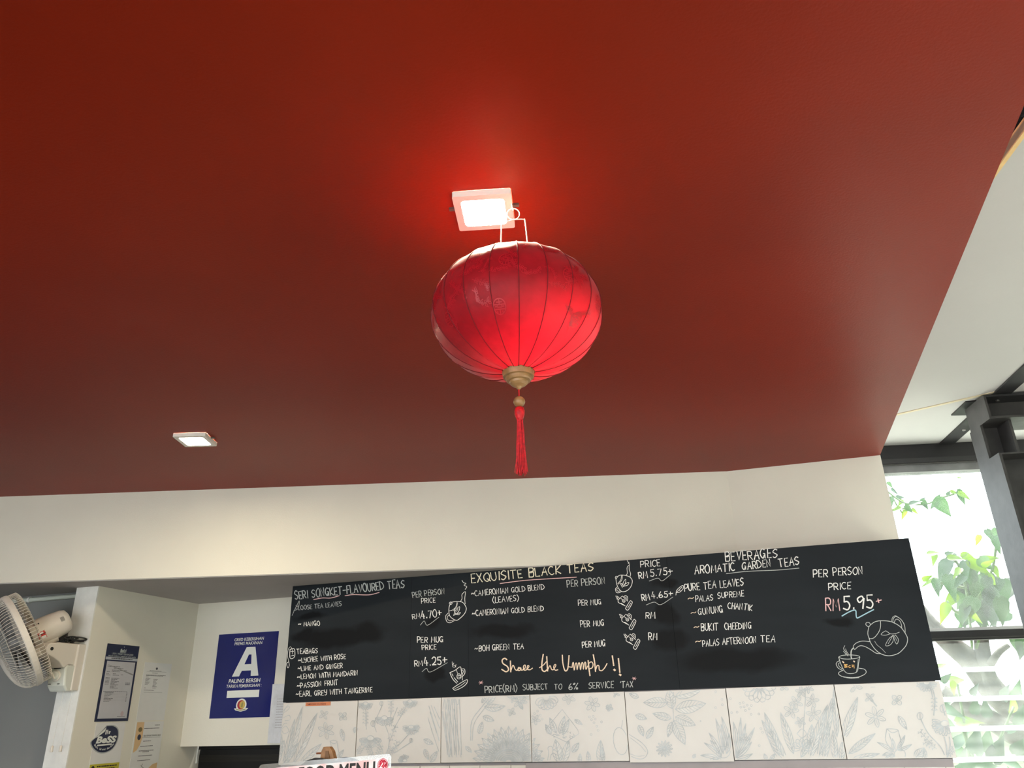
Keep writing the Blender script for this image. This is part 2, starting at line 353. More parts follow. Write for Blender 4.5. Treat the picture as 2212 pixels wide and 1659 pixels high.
# tile 3
for x in (1158, 1178, 1186, 1202, 1214, 1226, 1244): A.line([(x - 6, 290 - (x % 5) * 30), (x, 145 + (x % 7) * 5), (x + 7, 145), (x + 14, 330), (x + 22, 520)], 4)
for x in (1145, 1152, 1165, 1192, 1218): A.line([(x, 180 + x % 40), (x + 26, 380), (x + 48, 520)], 4)
A.line([(1318, 385), (1325, 270), (1385, 185), (1440, 120)], 5); A.line([(1328, 386), (1340, 280), (1400, 195), (1450, 130)], 4); A.leaf((1400, 185), (1525, 180), 44, 6, 8); A.leaf((1415, 165), (1470, 110), 34, 4); A.leaf((1385, 160), (1415, 110), 20, 3)
for ring, (r0, r1, n, o) in enumerate(((85, 215, 15, 0), (85, 190, 15, .1))):
    for i in range(n):
        a = math.pi * (1 + (i + o * 5 + .5) / n); A.leaf((1545 + r0 * math.cos(a), 515 + r0 * .82 * math.sin(a)), (1545 + r1 * math.cos(a), 515 + r1 * math.sin(a)), 46, 0 if ring else 2, 0, ring == 0)
for rr in (20, 34, 48, 62, 74, 84): A.line(ell(1545, 515, rr, rr * .85, 20, math.pi, 2 * math.pi), 5, False)
for i in range(26):
    a = math.pi * (1 + i / 26); A.line([(1545 + 20 * math.cos(a), 515 + 17 * math.sin(a)), (1545 + 84 * math.cos(a + .2), 515 + 71 * math.sin(a + .2))], 3, False)
A.leaf((1392, 242), (1458, 268), 34, 4); A.leaf((1368, 345), (1388, 275), 32, 4); A.leaf((1288, 420), (1325, 458), 22, 3); A.flower(1562, 215, 26, 4, .5, .6); A.flower(1610, 150, 45, 6, .2, .4); A.flower(1640, 120, 40, 5, .5, .4); A.flower(1570, 130, 30, 4, .2, .4); A.leaf((1630, 200), (1600, 150), 20, 2)
# tile 4
A.line([(1862, 100), (1865, 200), (1958, 322), (1965, 345), (1890, 395), (1775, 340), (1765, 320), (1865, 200)], 3, False)
for a, b, wd in [((1830, 340), (1790, 250), 34), ((1850, 345), (1880, 240), 34), ((1800, 345), (1765, 290), 26), ((1870, 350), (1905, 260), 30), ((1850, 520), (1825, 380), 60), ((1870, 520), (1905, 385), 50)]: A.leaf(a, b, wd, 5)
for i in range(30):
    x = random.uniform(1795, 1935); y = 345 + random.uniform(-14, 24); A.line([(x, y), (x + random.uniform(4, 12), y + random.uniform(-8, 8))], 3, False)
for a in range(7): A.petal((1770, 130), .3 + a * .38, 14, 72, 44)
A.flower(2045, 168, 45, 6, .2, .5); A.flower(1905, 130, 40, 5, .4, .5); A.flower(1705, 262, 30, 5, .2, .5); A.flower(2148, 190, 22, 4, .4, .6)
A.dots([(2028, 245), (2050, 242), (2040, 262), (2062, 258), (2055, 280), (2072, 300), (2100, 275), (2080, 325), (2038, 350), (1700, 225), (1718, 210), (1735, 235), (1745, 258)])
A.leaf((1940, 262), (1985, 290), 22, 3); A.leaf((1925, 455), (1965, 400), 34, 5); A.leaf((2090, 520), (2095, 385), 44, 6); A.leaf((1970, 520), (1972, 465), 22, 2); A.leaf((2025, 520), (2018, 450), 26, 3)
A.line([(1775, 520), (1785, 460), (1780, 430), (1800, 420), (1815, 445), (1830, 430), (1840, 470), (1860, 520)]); A.line([(1790, 515), (1800, 470), (1822, 465), (1835, 510)])
for a in range(5): A.leaf((1690, 520), (1690 + 60 * math.cos(-.2 - a * .45), 520 + 80 * math.sin(-.2 - a * .45)), 26, 2)
B.line(ell(112, 445, 42, 82, 18, rot=-.15), 3.4, False); B.line([(118, 365), (125, 320)], 3, False); B.flower(45, 245, 20, 5, .3, .6); B.flower(85, 160, 25, 4, .5, .4); B.leaf((10, 570), (2, 480), 24, 3)
# tile 5
for a, b, wd, v in [((395, 215), (250, 215), 62, 7), ((420, 250), (400, 135), 60, 6), ((440, 255), (622, 220), 76, 8), ((440, 180), (600, 135), 56, 6), ((415, 310), (305, 280), 44, 5), ((440, 300), (560, 350), 60, 7), ((430, 320), (498, 465), 64, 8), ((420, 330), (395, 420), 34, 4), ((220, 185), (165, 160), 30, 3)]: B.leaf(a, b, wd, v)
B.line([(430, 130), (425, 220), (430, 330)], 4)
B.leaf((203, 290), (270, 312), 34, 4); B.leaf((222, 350), (250, 415), 32, 4); B.leaf((268, 428), (308, 360), 34, 4); B.flower(375, 490, 48, 13, 0, .22); B.bud(375, 490, 12)
B.line([(165, 405), (240, 455), (275, 505), (255, 545), (215, 550), (165, 530)]); B.line([(172, 425), (230, 470), (262, 508)], 2.6); B.line([(168, 520), (215, 535), (255, 530)], 2.6)
B.dots([(718, 195), (768, 192), (680, 150), (680, 245), (720, 228)])
for a, b in [((715, 540), (612, 455)), ((715, 530), (640, 395)), ((725, 520), (680, 310)), ((735, 500), (712, 345)), ((700, 550), (590, 530)), ((745, 520), (760, 400)), ((720, 560), (640, 560)), ((755, 480), (715, 300)), ((700, 520), (648, 440))]: B.leaf(a, b, 24, 0, 6)
B.line(ell(725, 510, 42, 36, 14), 3, False); B.leaf((545, 545), (560, 522), 18, 1); B.dots([(590, 325)], 3)
# tile 6
for a, b in [((800, 540), (830, 305)), ((800, 540), (860, 340)), ((805, 540), (912, 365)), ((800, 545), (895, 450)), ((800, 555), (900, 520)), ((820, 440), (850, 400)), ((800, 480), (785, 330))]: B.leaf(a, b, 24, 0, 6)
for a in range(5): B.petal((850, 430), a * 1.25, 6, 34, 20)
B.dots([(825, 220), (845, 215), (830, 242), (850, 240), (868, 230), (858, 262), (880, 252), (893, 232), (775, 275), (808, 272), (892, 285), (938, 283), (950, 370), (960, 392), (940, 472)])
for a in range(8): B.petal((940, 115), .1 + a * .41, 16, 98, 50)
for a, b, wd, v in [((1070, 560), (972, 275), 56, 9), ((1100, 560), (955, 320), 54, 8), ((1145, 520), (1068, 275), 50, 8), ((1235, 560), (1348, 228), 56, 10), ((1290, 565), (1392, 150), 52, 10), ((1330, 560), (1350, 330), 46, 8), ((1240, 470), (1255, 345), 40, 6), ((1395, 560), (1380, 380), 40, 7), ((1190, 540), (1250, 430), 36, 5)]: B.leaf(a, b, wd, v)
B.line([(1212, 110), (1215, 200), (1205, 360), (1195, 560)], 4)
for x, y, r in [(1190, 150, 34), (1235, 130, 30), (1160, 215, 42), (1255, 205, 42), (1130, 265, 46), (1265, 285, 46), (1185, 330, 32)]: B.flower(x, y, r, 5, x * .1, .45)
for a in range(7): B.petal((1195, 490), math.pi + a * math.pi / 6, 10, 62, 30)
B.line([(1165, 400), (1195, 372), (1222, 402), (1195, 425), (1165, 400)]); B.leaf((985, 560), (970, 520), 20, 2); B.leaf((1005, 560), (1035, 520), 20, 2); B.flower(1090, 125, 26, 3, .5, .6)
# tile 7
for a, b, wd, v in [((1405, 420), (1385, 130), 34, 8), ((1438, 440), (1528, 182), 56, 9), ((1475, 520), (1632, 400), 44, 8), ((1490, 555), (1658, 520), 34, 6), ((1430, 560), (1440, 440), 36, 5)]: B.leaf(a, b, wd, v)
B.flower(1600, 185, 32, 4, .9, .45); B.line([(1612, 200), (1640, 235)], 7, False); B.flower(1762, 200, 36, 4, .8, .7); B.bud(1762, 200, 11); B.flower(1635, 300, 62, 6, .3, .4); B.leaf((1772, 295), (1822, 375), 32, 4)
B.line([(1702, 372), (1735, 395), (1770, 380), (1735, 372), (1702, 372)]); B.line([(1702, 372), (1695, 440), (1735, 505)]); B.line([(1770, 380), (1785, 440), (1790, 500)]); B.line([(1715, 400), (1740, 470), (1760, 500)])
for a, b in [((1745, 510), (1645, 452)), ((1740, 520), (1675, 530)), ((1770, 500), (1850, 465)), ((1765, 490), (1810, 410)), ((1740, 500), (1735, 430)), ((1750, 530), (1690, 550))]: B.leaf(a, b, 20, 0, 4)
B.line(ell(1780, 525, 34, 32, 14), 3.4, False); B.leaf((1870, 550), (1925, 485), 54, 6); B.leaf((1935, 550), (1925, 485), 22, 2); B.flower(1515, 120, 40, 3, .2, .5); B.line([(1605, 100), (1632, 100), (1632, 122), (1605, 122), (1605, 100)], 3, False)
B.daisy(1940, 95, 62, 11); B.daisy(2048, 340, 82, 15, -.2, 3.6); B.bud(1900, 295, 22)
for p in ([(1905, 315), (1950, 400), (2020, 475), (2055, 545)], [(1978, 140), (1990, 200), (1982, 290)], [(2045, 420), (2060, 480), (2060, 545)], [(2075, 420), (2080, 470), (2065, 540)], [(2030, 230), (2050, 290)], [(1965, 130), (1975, 180)]): B.line(p, 5)
for q in [(1985, 280, 1985, 190), (1975, 470, 1900, 385), (2060, 540, 2100, 490), (2000, 490, 1930, 450)]: B.sprig(*q, 4, 24)
B.bud(2038, 250, 24)
for i, (t, a, b, y) in enumerate(tiles):
    if PF[i]:
        mb = MB()
        for n_, q in enumerate(PF[i]): mb.add([(p[0], y - .0002 - (n_ % 60) * 1e-5, p[1]) for p in q], [tuple(range(len(q)))])
        o = mb.build('pale_print', PRINTF, t)
    mb = MB()
    for n_, q in enumerate(PL[i]): mb.add([(p[0], y - .0009 - (n_ % 97) * 8e-6, p[1]) for p in q], [(0, 1, 2, 3)])
    mb.build('flower_print', PRINT, t)
# little orange name strip stuck on the first tile
st = root('shelf_sticker', on_y(687, 1521, BY - .001), 'small orange name strip stuck on the first flower tile under the board', 'sticker')
p0 = on_y(660, 1525.5, BY - .0012); p1 = on_y(714, 1523.5, BY - .0012)
sh = Sheet(p0, (1, 0, 0), (0, 0, 1), p1[0] - p0[0], .0155)
sh.body('strip', mat('orange_label', (.62, .22, .10), rough=.5), st, .0008)
mb = MB(); sh.text(mb, 'CAMERONIAN GOLD BLEND', .006, .0045, .0065, .0012, width=.098, bold=.012); mb.build('lettering', mat('maroon_ink', (.14, .02, .02)), st)

# ------------------------------------------------------------------ chalkboard
def board_mat():
    m = bpy.data.materials.new('chalkboard_black'); m.use_nodes = True; nt = m.node_tree; N = nt.nodes; L = nt.links; b = N['Principled BSDF']
    b.inputs['Roughness'].default_value = .6; b.inputs['Specular IOR Level'].default_value = .12
    geo = N.new('ShaderNodeNewGeometry'); nz = N.new('ShaderNodeTexNoise'); nz.inputs['Scale'].default_value = 9; nz.inputs['Detail'].default_value = 5
    L.new(geo.outputs['Position'], nz.inputs['Vector'])
    off = N.new('ShaderNodeVectorMath'); off.operation = 'MULTIPLY_ADD'; off.inputs[1].default_value = (.15, 0, .07); L.new(nz.outputs['Color'], off.inputs[0]); L.new(geo.outputs['Position'], off.inputs[2])
    last = None
    for (u, v, hw, hh) in [(665, 1330, 42, 9), (700, 1378, 62, 19), (650, 1372, 26, 16), (722, 1377, 92, 20), (786, 1366, 44, 22), (930, 1341, 22, 14), (940, 1456, 18, 15), (1083, 1360, 68, 16), (1434, 1256, 26, 13), (1438, 1320, 24, 24), (1447, 1380, 32, 22), (1586, 1421, 108, 20), (1818, 1338, 26, 8)]:
        c = on_y(u + 37, v - 17, BY); s = .00205
        d = N.new('ShaderNodeVectorMath'); d.operation = 'SUBTRACT'; d.inputs[1].default_value = tuple(c); L.new(off.outputs[0], d.inputs[0])
        q = N.new('ShaderNodeVectorMath'); q.operation = 'MULTIPLY'; q.inputs[1].default_value = (1 / (hw * s), 0, 1 / (hh * s)); L.new(d.outputs[0], q.inputs[0])
        l = N.new('ShaderNodeVectorMath'); l.operation = 'LENGTH'; L.new(q.outputs[0], l.inputs[0])
        if last is None: last = l.outputs['Value']
        else:
            mn = N.new('ShaderNodeMath'); mn.operation = 'MINIMUM'; L.new(last, mn.inputs[0]); L.new(l.outputs['Value'], mn.inputs[1]); last = mn.outputs[0]
    mr = N.new('ShaderNodeMapRange'); mr.inputs[1].default_value = .70; mr.inputs[2].default_value = 1.25; L.new(last, mr.inputs[0])
    st = N.new('ShaderNodeTexNoise'); st.inputs['Scale'].default_value = 3.5; st.inputs['Detail'].default_value = 7
    mp = N.new('ShaderNodeMapping'); mp.inputs['Scale'].default_value = (.6, 1, 2.2); L.new(geo.outputs['Position'], mp.inputs['Vector']); L.new(mp.outputs[0], st.inputs['Vector'])
    r = N.new('ShaderNodeValToRGB'); r.color_ramp.elements[0].position = .3; r.color_ramp.elements[1].position = .75
    r.color_ramp.elements[0].color = (.0115, .0145, .018, 1); r.color_ramp.elements[1].color = (.0185, .0225, .027, 1); L.new(st.outputs['Fac'], r.inputs['Fac'])
    mx = N.new('ShaderNodeMix'); mx.data_type = 'RGBA'; L.new(mr.outputs[0], mx.inputs['Factor']); mx.inputs['A'].default_value = (.0058, .0066, .0078, 1); L.new(r.outputs['Color'], mx.inputs['B'])
    L.new(mx.outputs['Result'], b.inputs['Base Color']); return m
BOARD = board_mat()
def chalk_mat(name, c):
    return mat(name, c, rough=.9, spec=.1, var=.14, vscale=220)
CH = dict(w=chalk_mat('white_chalk', (.80, .80, .78)), g=chalk_mat('greyish_chalk', (.48, .50, .49)), y=chalk_mat('cream_chalk', (.80, .74, .58)), p=chalk_mat('pink_chalk', (.78, .50, .50)), b=chalk_mat('blue_chalk', (.36, .56, .66)), o=chalk_mat('orange_chalk', (.70, .42, .16)), t=chalk_mat('tan_chalk', (.85, .68, .52)))
cb = root('menu_chalkboard', (-.756, BY, Z(.07)), 'long black chalkboard of tea prices above the flower tiles', 'chalkboard')
seams = [-2.130] + [on_y(u, 1400, BY)[0] for u in (886, 1012, 1460)] + [.617]
for i in range(4):
    boxo('board_panel', BOARD, seams[i] + (.0002 if i else 0), seams[i + 1] - (.0002 if i < 3 else 0), BY, 3.3618, Z(.0715), Z(.5935), cb, bevel=.0005)
GL = {}
def glyph(ch, wd, spec): GL[ch] = (wd, spec)
for ch, wd, spec in [('A', 7, '00 4a 70/14 64'), ('B', 6, '00 0a/~0a 4a 68 45 05/~05 56 63 50 00'), ('C', 6, '~69 3a 07 03 30 61'), ('D', 7, '00 0a/~0a 49 76 73 41 00'), ('E', 5, '5a 0a 00 50/05 45'), ('F', 5, '5a 0a 00/05 45'),
    ('G', 7, '~69 3a 07 03 30 53/45 65 60'), ('H', 6, '0a 00/6a 60/05 65'), ('I', 1, '1a 10'), ('J', 6, '2a 7a/~5a 53 30 02'), ('K', 6, '0a 00/6a 04 60'), ('L', 5, '0a 00 50'), ('M', 8, '00 1a 43 7a 80'), ('N', 7, '00 0a 60 6a'), ('O', 7, '~3a 07 03 30 61 74 77 5a 3a'),
    ('P', 6, '00 0a/~0a 4a 68 55 04'), ('Q', 7, '~3a 07 03 30 61 74 77 5a 3a/43 80'), ('R', 6, '00 0a/~0a 4a 68 55 05/25 60'), ('S', 6, '~69 3a 07 35 63 30 01'), ('T', 7, '0a 7a/3a 30'), ('U', 6, '~0a 03 30 63 6a'), ('V', 6, '0a 30 6a'), ('W', 9, '0a 20 47 70 9a'), ('X', 6, '0a 60/6a 00'), ('Y', 6, '~0a 06 35 66 6a/~6a 63 40 10'), ('Z', 6, '0a 6a 00 60'),
    ('0', 7, '~3a 07 03 30 61 74 77 5a 3a'), ('1', 2, '08 2a 20'), ('2', 6, '~08 3a 68 54 00/00 60'), ('4', 6, '3a 03 63/46 40'), ('5', 6, '6a 1a 16/~16 46 63 40 01'), ('6', 6, '~4a 16 02 30 62 45 13'), ('7', 6, '0a 6a 20'), ('9', 6, '~67 4a 08 25 68/68 50'), ('.', 2, '10 11'), ('+', 7, '05 75/38 32'), ('%', 8, '~28 08 1a 3a 28/8a 10/~72 52 50 70 72'), ('(', 3, '~3b 06 03 3-'), (')', 3, '~0b 36 33 0-'), ('~', 7, '~04 26 54 76'), ('-', 5, '05 55'), ("'", 1, '1a 08'), ('*', 6, '33 37/05 65/18 52/12 58')]: glyph(ch, wd, spec)
HX = {'-': -1.5, **{c: i for i, c in enumerate('0123456789abc')}}
class Chalk:
    def __init__(s): s.q = []
    def stroke(s, pts, w=2., smooth=False):
        if smooth: pts = catmull(pts, 5)
        s.q += ribbon2(pts, w); return s
    def write(s, t, p0, p1, cap, w=1.9):
        w = w * min(1., .70 + .30 * max(0., (cap - 11) / 6))
        rnd = random.Random(len(t) * 31 + int(p0[0]))
        tot = sum((GL[c][0] + 2.6) if c != ' ' else 6 for c in t) - 2.6
        p0 = np.array(p0, float); p1 = np.array(p1, float); d = p1 - p0; L = np.linalg.norm(d); d = d / L; n = np.array([d[1], -d[0]]); k = L / tot; x = 0
        for c in t:
            if c == ' ': x += 6; continue
            wd, spec = GL[c]; sc = rnd.uniform(.92, 1.08); dy = rnd.uniform(-.04, .04) * cap; sh = rnd.uniform(-.06, .08)
            for stk in spec.split('/'):
                sm = stk.startswith('~'); pp = [(HX[a[0]], HX[a[1]]) for a in stk.strip('~').split()]
                pts = [p0 + d * ((x + px) * k + sh * py / 10 * cap) + n * (py / 10 * cap * sc + dy) for px, py in pp]
                s.stroke(pts, w * rnd.uniform(.85, 1.15), sm)
            x += wd + 2.6
        return s
    def build(s, m, name='chalk_lettering', lab=None):
        mb = MB()
        for n_, q in enumerate(s.q): mb.add([(lambda p: (p[0], BY - .0007 - (n_ % 61) * 8e-6, p[2]))(on_y(a[0], a[1], BY)) for a in q], [(0, 1, 2, 3)])
        o = mb.build(name, CH[m], cb)
        if lab: o['label'] = lab
        return o
def wr(t, x0, y0, x1, y1, cap, m='w', w=1.9):
    adv = lambda q: sum((GL[c][0] + 2.6) if c != ' ' else 6 for c in q)
    tot = adv(t) - 2.6; pos = 0
    for k in t.replace('~ ', '~').split(' ') if not t.startswith('~ ') else [t]:
        f0 = pos / tot; f1 = (pos + adv(k) - 2.6) / tot; pos += adv(k) + 6
        L = lambda f: (x0 + (x1 - x0) * f, y0 + (y1 - y0) * f)
        Chalk().write(k, L(f0), L(f1), cap, w).build(m)
for a in [('SERI SONGKET-FLAVOURED TEAS', 638, 1294.5, 873.5, 1269, 17, 'g', 2.0), ('LOOSE TEA LEAVES', 645, 1318, 738, 1308.5, 9.5, 'g', 1.7), ('~ MANGO', 645, 1353, 691, 1351, 9.5), ('TEABAGS', 642, 1412.5, 686, 1410.5, 10.5), ('~LYCHEE WITH ROSE', 645, 1431.5, 747, 1423, 10), ('~LIME AND GINGER', 644, 1449.5, 740, 1442.5, 10), ('~LEMON WITH MANDARIN', 643, 1467.5, 773, 1458.5, 10), ('~PASSION FRUIT', 642, 1486.5, 730.5, 1479, 10.5), ('~EARL GREY WITH TANGERINE', 640, 1505, 804.5, 1495, 11),
    ('PER PERSON', 892, 1291, 960.5, 1282.5, 12, 'g', 1.8), ('PRICE', 910.5, 1303.5, 940.5, 1301, 10.5, 'w', 1.7), ('RM', 891.5, 1337.5, 908, 1335.5, 11), ('4.70+', 911.5, 1337, 954.5, 1331, 16, 'w', 2.0), ('PER MUG', 901.5, 1388, 957.5, 1387, 11.5), ('PRICE', 912, 1404, 942.5, 1402.5, 10.5), ('RM', 896, 1440, 913, 1438, 12.5, 'w', 2.1), ('4.25+', 917, 1438, 966, 1433.5, 17, 'w', 2.1),
    ('EXQUISITE BLACK TEAS', 1019, 1259, 1281.5, 1232, 18, 'y', 2.2), ('~CAMERONIAN GOLD BLEND', 1018.5, 1288.5, 1176, 1273, 11.5), ('(LEAVES)', 1065, 1302.5, 1120.5, 1297.5, 11.5), ('~CAMERONIAN GOLD BLEND', 1020.5, 1331, 1174, 1319.5, 11.5), ('~BOH GREEN TEA', 1026, 1407, 1131, 1401.5, 12), ('PER PERSON', 1225.5, 1268.5, 1307.5, 1260.5, 14, 'g', 1.9), ('PER MUG', 1249.5, 1308.5, 1299, 1305.5, 11.5), ('PER MUG', 1254.5, 1354.5, 1305, 1351.5, 12.5), ('PER MUG', 1258, 1399, 1307.5, 1395.5, 13),
    ('PRICE', 1384, 1225, 1426, 1222.5, 13.5), ('RM', 1381, 1250.5, 1399, 1248, 14, 'w', 2.2), ('5.75+', 1405.5, 1245.5, 1453.5, 1240, 14, 'w', 2.2), ('RM', 1387.5, 1298, 1404, 1295.5, 14, 'w', 2.2), ('4.65+', 1408, 1293.5, 1454, 1288.5, 13.5, 'w', 2.0), ('RM', 1395, 1336, 1415, 1336, 13), ('RM', 1401.5, 1382, 1419, 1382, 15, 'w', 1.9),
    ('PRICE(RM)', 1048, 1496.5, 1117, 1493.5, 14.5, 'g'), ('SUBJECT', 1130, 1491.5, 1183.5, 1489, 12.5, 'g'), ('TO', 1198, 1489, 1213.5, 1488.5, 12, 'g'), ('6%', 1229, 1490, 1249, 1488.5, 13, 'g'), ('SERVICE', 1272, 1487, 1325.5, 1486, 13.5, 'g'), ("'TAX", 1340, 1485.5, 1367, 1484, 13, 'g'), ('*', 1034.5, 1480, 1044, 1479, 10, 'p', 1.2), ('*', 1366, 1471, 1375, 1470, 11, 'p', 1.2),
    ('BEVERAGES', 1567.5, 1212.5, 1679, 1204, 19, 'w', 2.1), ('AROMATIC', 1501, 1240, 1587, 1232.5, 17, 'w', 2.0), ('GARDEN', 1604, 1231.5, 1665.5, 1224, 16, 'w', 2.0), ('TEAS', 1683.5, 1225, 1726.5, 1219.5, 17, 'w', 2.0), ('PURE TEA LEAVES', 1479, 1277, 1606, 1264.5, 15, 'w', 2.0), ('PALAS', 1503, 1300, 1540, 1296.5, 12.5), ('SUPREME', 1551, 1293, 1607, 1288, 12), ('GUNUNG', 1509, 1328.5, 1562, 1322.5, 14), ('CHANTIK', 1572.5, 1315, 1624.5, 1319, 12.5), ('BUKIT', 1515, 1362.5, 1551.5, 1361, 14.5), ('CHEEDING', 1566, 1360.5, 1623, 1357.5, 13.5), ('PALAS', 1518, 1397, 1553.5, 1393.5, 13.5), ('AFTERNOON', 1561, 1393, 1634, 1388.5, 13.5), ('TEA', 1644, 1387, 1674, 1386.5, 14.5),
    ('~', 1486.5, 1297, 1499, 1295, 8, 't', 2.2), ('~', 1493, 1328, 1504, 1326, 8, 't', 2.2), ('~', 1499, 1359, 1510.5, 1357, 8, 't', 2.2), ('~', 1503, 1390, 1515, 1388, 8, 't', 2.2), ('PER', 1757, 1247.5, 1787.5, 1246, 15.5, 'w', 2.0), ('PERSON', 1800, 1243.5, 1864, 1240.5, 16, 'w', 2.0), ('PRICE', 1790, 1274.5, 1838, 1271.5, 14.5, 'w', 2.0), ('RM', 1784, 1319.5, 1814, 1318.5, 26, 'p', 2.4), ('5.95', 1822, 1316.5, 1886, 1313.5, 27, 'w', 3.0), ('+', 1894, 1305, 1905, 1302, 14, 'p', 2.6)]: wr(*a)
c2 = lambda pts: [(600 + x * .2049, 1200 + y * .2049) for x, y in pts]
c3 = lambda pts: [(1000 + x * .217, 1190 + y * .217) for x, y in pts]
c4 = lambda pts: [(1440 + x * .2803, 1160 + y * .2803) for x, y in pts]
cs = lambda pts: [(1000 + x * .1808, 1370 + y * .1808) for x, y in pts]      # script line crop
cp = lambda pts: [(1780 + x * .11452, 1290 + y * .11452) for x, y in pts]    # big teapot crop
cm = lambda pts: [(1290 + x * .12658, 1200 + y * .12658) for x, y in pts]    # mugs crop
cl = lambda pts: [(940 + x * .16886, 1220 + y * .16886) for x, y in pts]     # left pot crop
def draw(strokes, m, name='chalk_drawing', lab=None):
    if name in ('chalk_underline', 'chalk_heart') and len(strokes) > 1:
        for q in strokes: draw([q], m, name)
        return
    c = Chalk()
    for pts, w, sm in strokes: c.stroke(pts, w * (.78 if name == 'chalk_drawing' else .9), sm)
    c.build(m, name, lab)
draw([(c2([(380, 465), (470, 448), (560, 448), (650, 424)]), 1.8, 1), (c2([(710, 425), (800, 412), (960, 415), (1070, 390)]), 1.8, 1), (c3([(370, 325), (560, 300), (740, 285), (1130, 262)]), 1.8, 1)], 'p', 'chalk_underline')
draw([(c4([(460, 283), (620, 265), (850, 255), (1020, 240)]), 1.6, 1), (c2([(1505, 733), (1545, 690), (1580, 735), (1700, 650)]), 1.2, 1), (c2([(1522, 1225), (1570, 1190), (1610, 1228), (1788, 1130)]), 1.2, 1), (c3([(1855, 300), (1940, 272), (1985, 298), (2068, 235)]), 1.3, 1), (c3([(1825, 538), (1905, 510), (1970, 535), (2090, 460)]), 1.3, 1)], 'g', 'chalk_underline')
draw([(cp([(340, 355), (460, 285), (560, 245), (600, 260), (605, 340), (620, 390), (660, 380), (800, 305), (935, 235)]), 2.8, 1)], 'b', 'chalk_underline')
draw([(cs([(525, 305), (500, 288), (470, 310), (480, 350), (530, 385), (545, 425), (515, 448), (465, 420)]), 3, 1), (cs([(568, 320), (572, 450)]), 3, 0), (cs([(576, 430), (600, 370), (625, 420), (650, 430), (668, 395), (690, 420), (672, 435), (655, 425), (690, 400), (700, 430), (740, 410), (745, 370), (725, 380), (728, 425), (760, 425), (790, 385), (775, 375), (768, 415), (800, 425), (832, 405)]), 2.2, 1)], 't', 'chalk_slogan')
draw([
    (cs([(960, 240), (945, 340), (945, 420), (975, 445), (1005, 425)]), 3, 1), (cs([(915, 400), (960, 370), (1005, 320)]), 2.2, 1), (cs([(1002, 268), (1012, 440)]), 3, 0), (cs([(1012, 430), (1040, 375), (1060, 420), (1085, 420), (1112, 370), (1095, 365), (1085, 400), (1105, 430), (1135, 425)]), 2.2, 1)], 't', 'chalk_slogan')
draw([
    (cs([(1188, 250), (1195, 350), (1220, 435), (1250, 420), (1262, 340), (1268, 255)]), 2.8, 1), (cs([(1262, 340), (1262, 385), (1305, 395)]), 2.2, 1), (cs([(1305, 395), (1312, 345), (1322, 345), (1330, 430), (1345, 355), (1358, 350), (1365, 425), (1380, 350), (1395, 350), (1405, 425), (1420, 345), (1435, 350), (1440, 420), (1455, 340), (1468, 345), (1470, 420), (1490, 380)]), 2.2, 1),
    (cs([(1497, 315), (1505, 400), (1518, 495)]), 3, 1), (cs([(1500, 350), (1535, 330), (1555, 360), (1545, 400), (1510, 415)]), 2.4, 1), (cs([(1558, 245), (1575, 345), (1585, 445)]), 3, 1), (cs([(1585, 430), (1605, 375), (1625, 380), (1630, 425), (1660, 435), (1695, 400), (1722, 350)]), 2.4, 1)], 't', 'chalk_slogan')
draw([
    (cs([(1785, 258), (1802, 375)]), 3.2, 0), (cs([(1858, 292), (1875, 455)]), 3.2, 0), (cs([(1806, 422), (1818, 432)]), 4.5, 0), (cs([(1872, 480), (1886, 490)]), 4.5, 0)], 't', 'chalk_slogan')
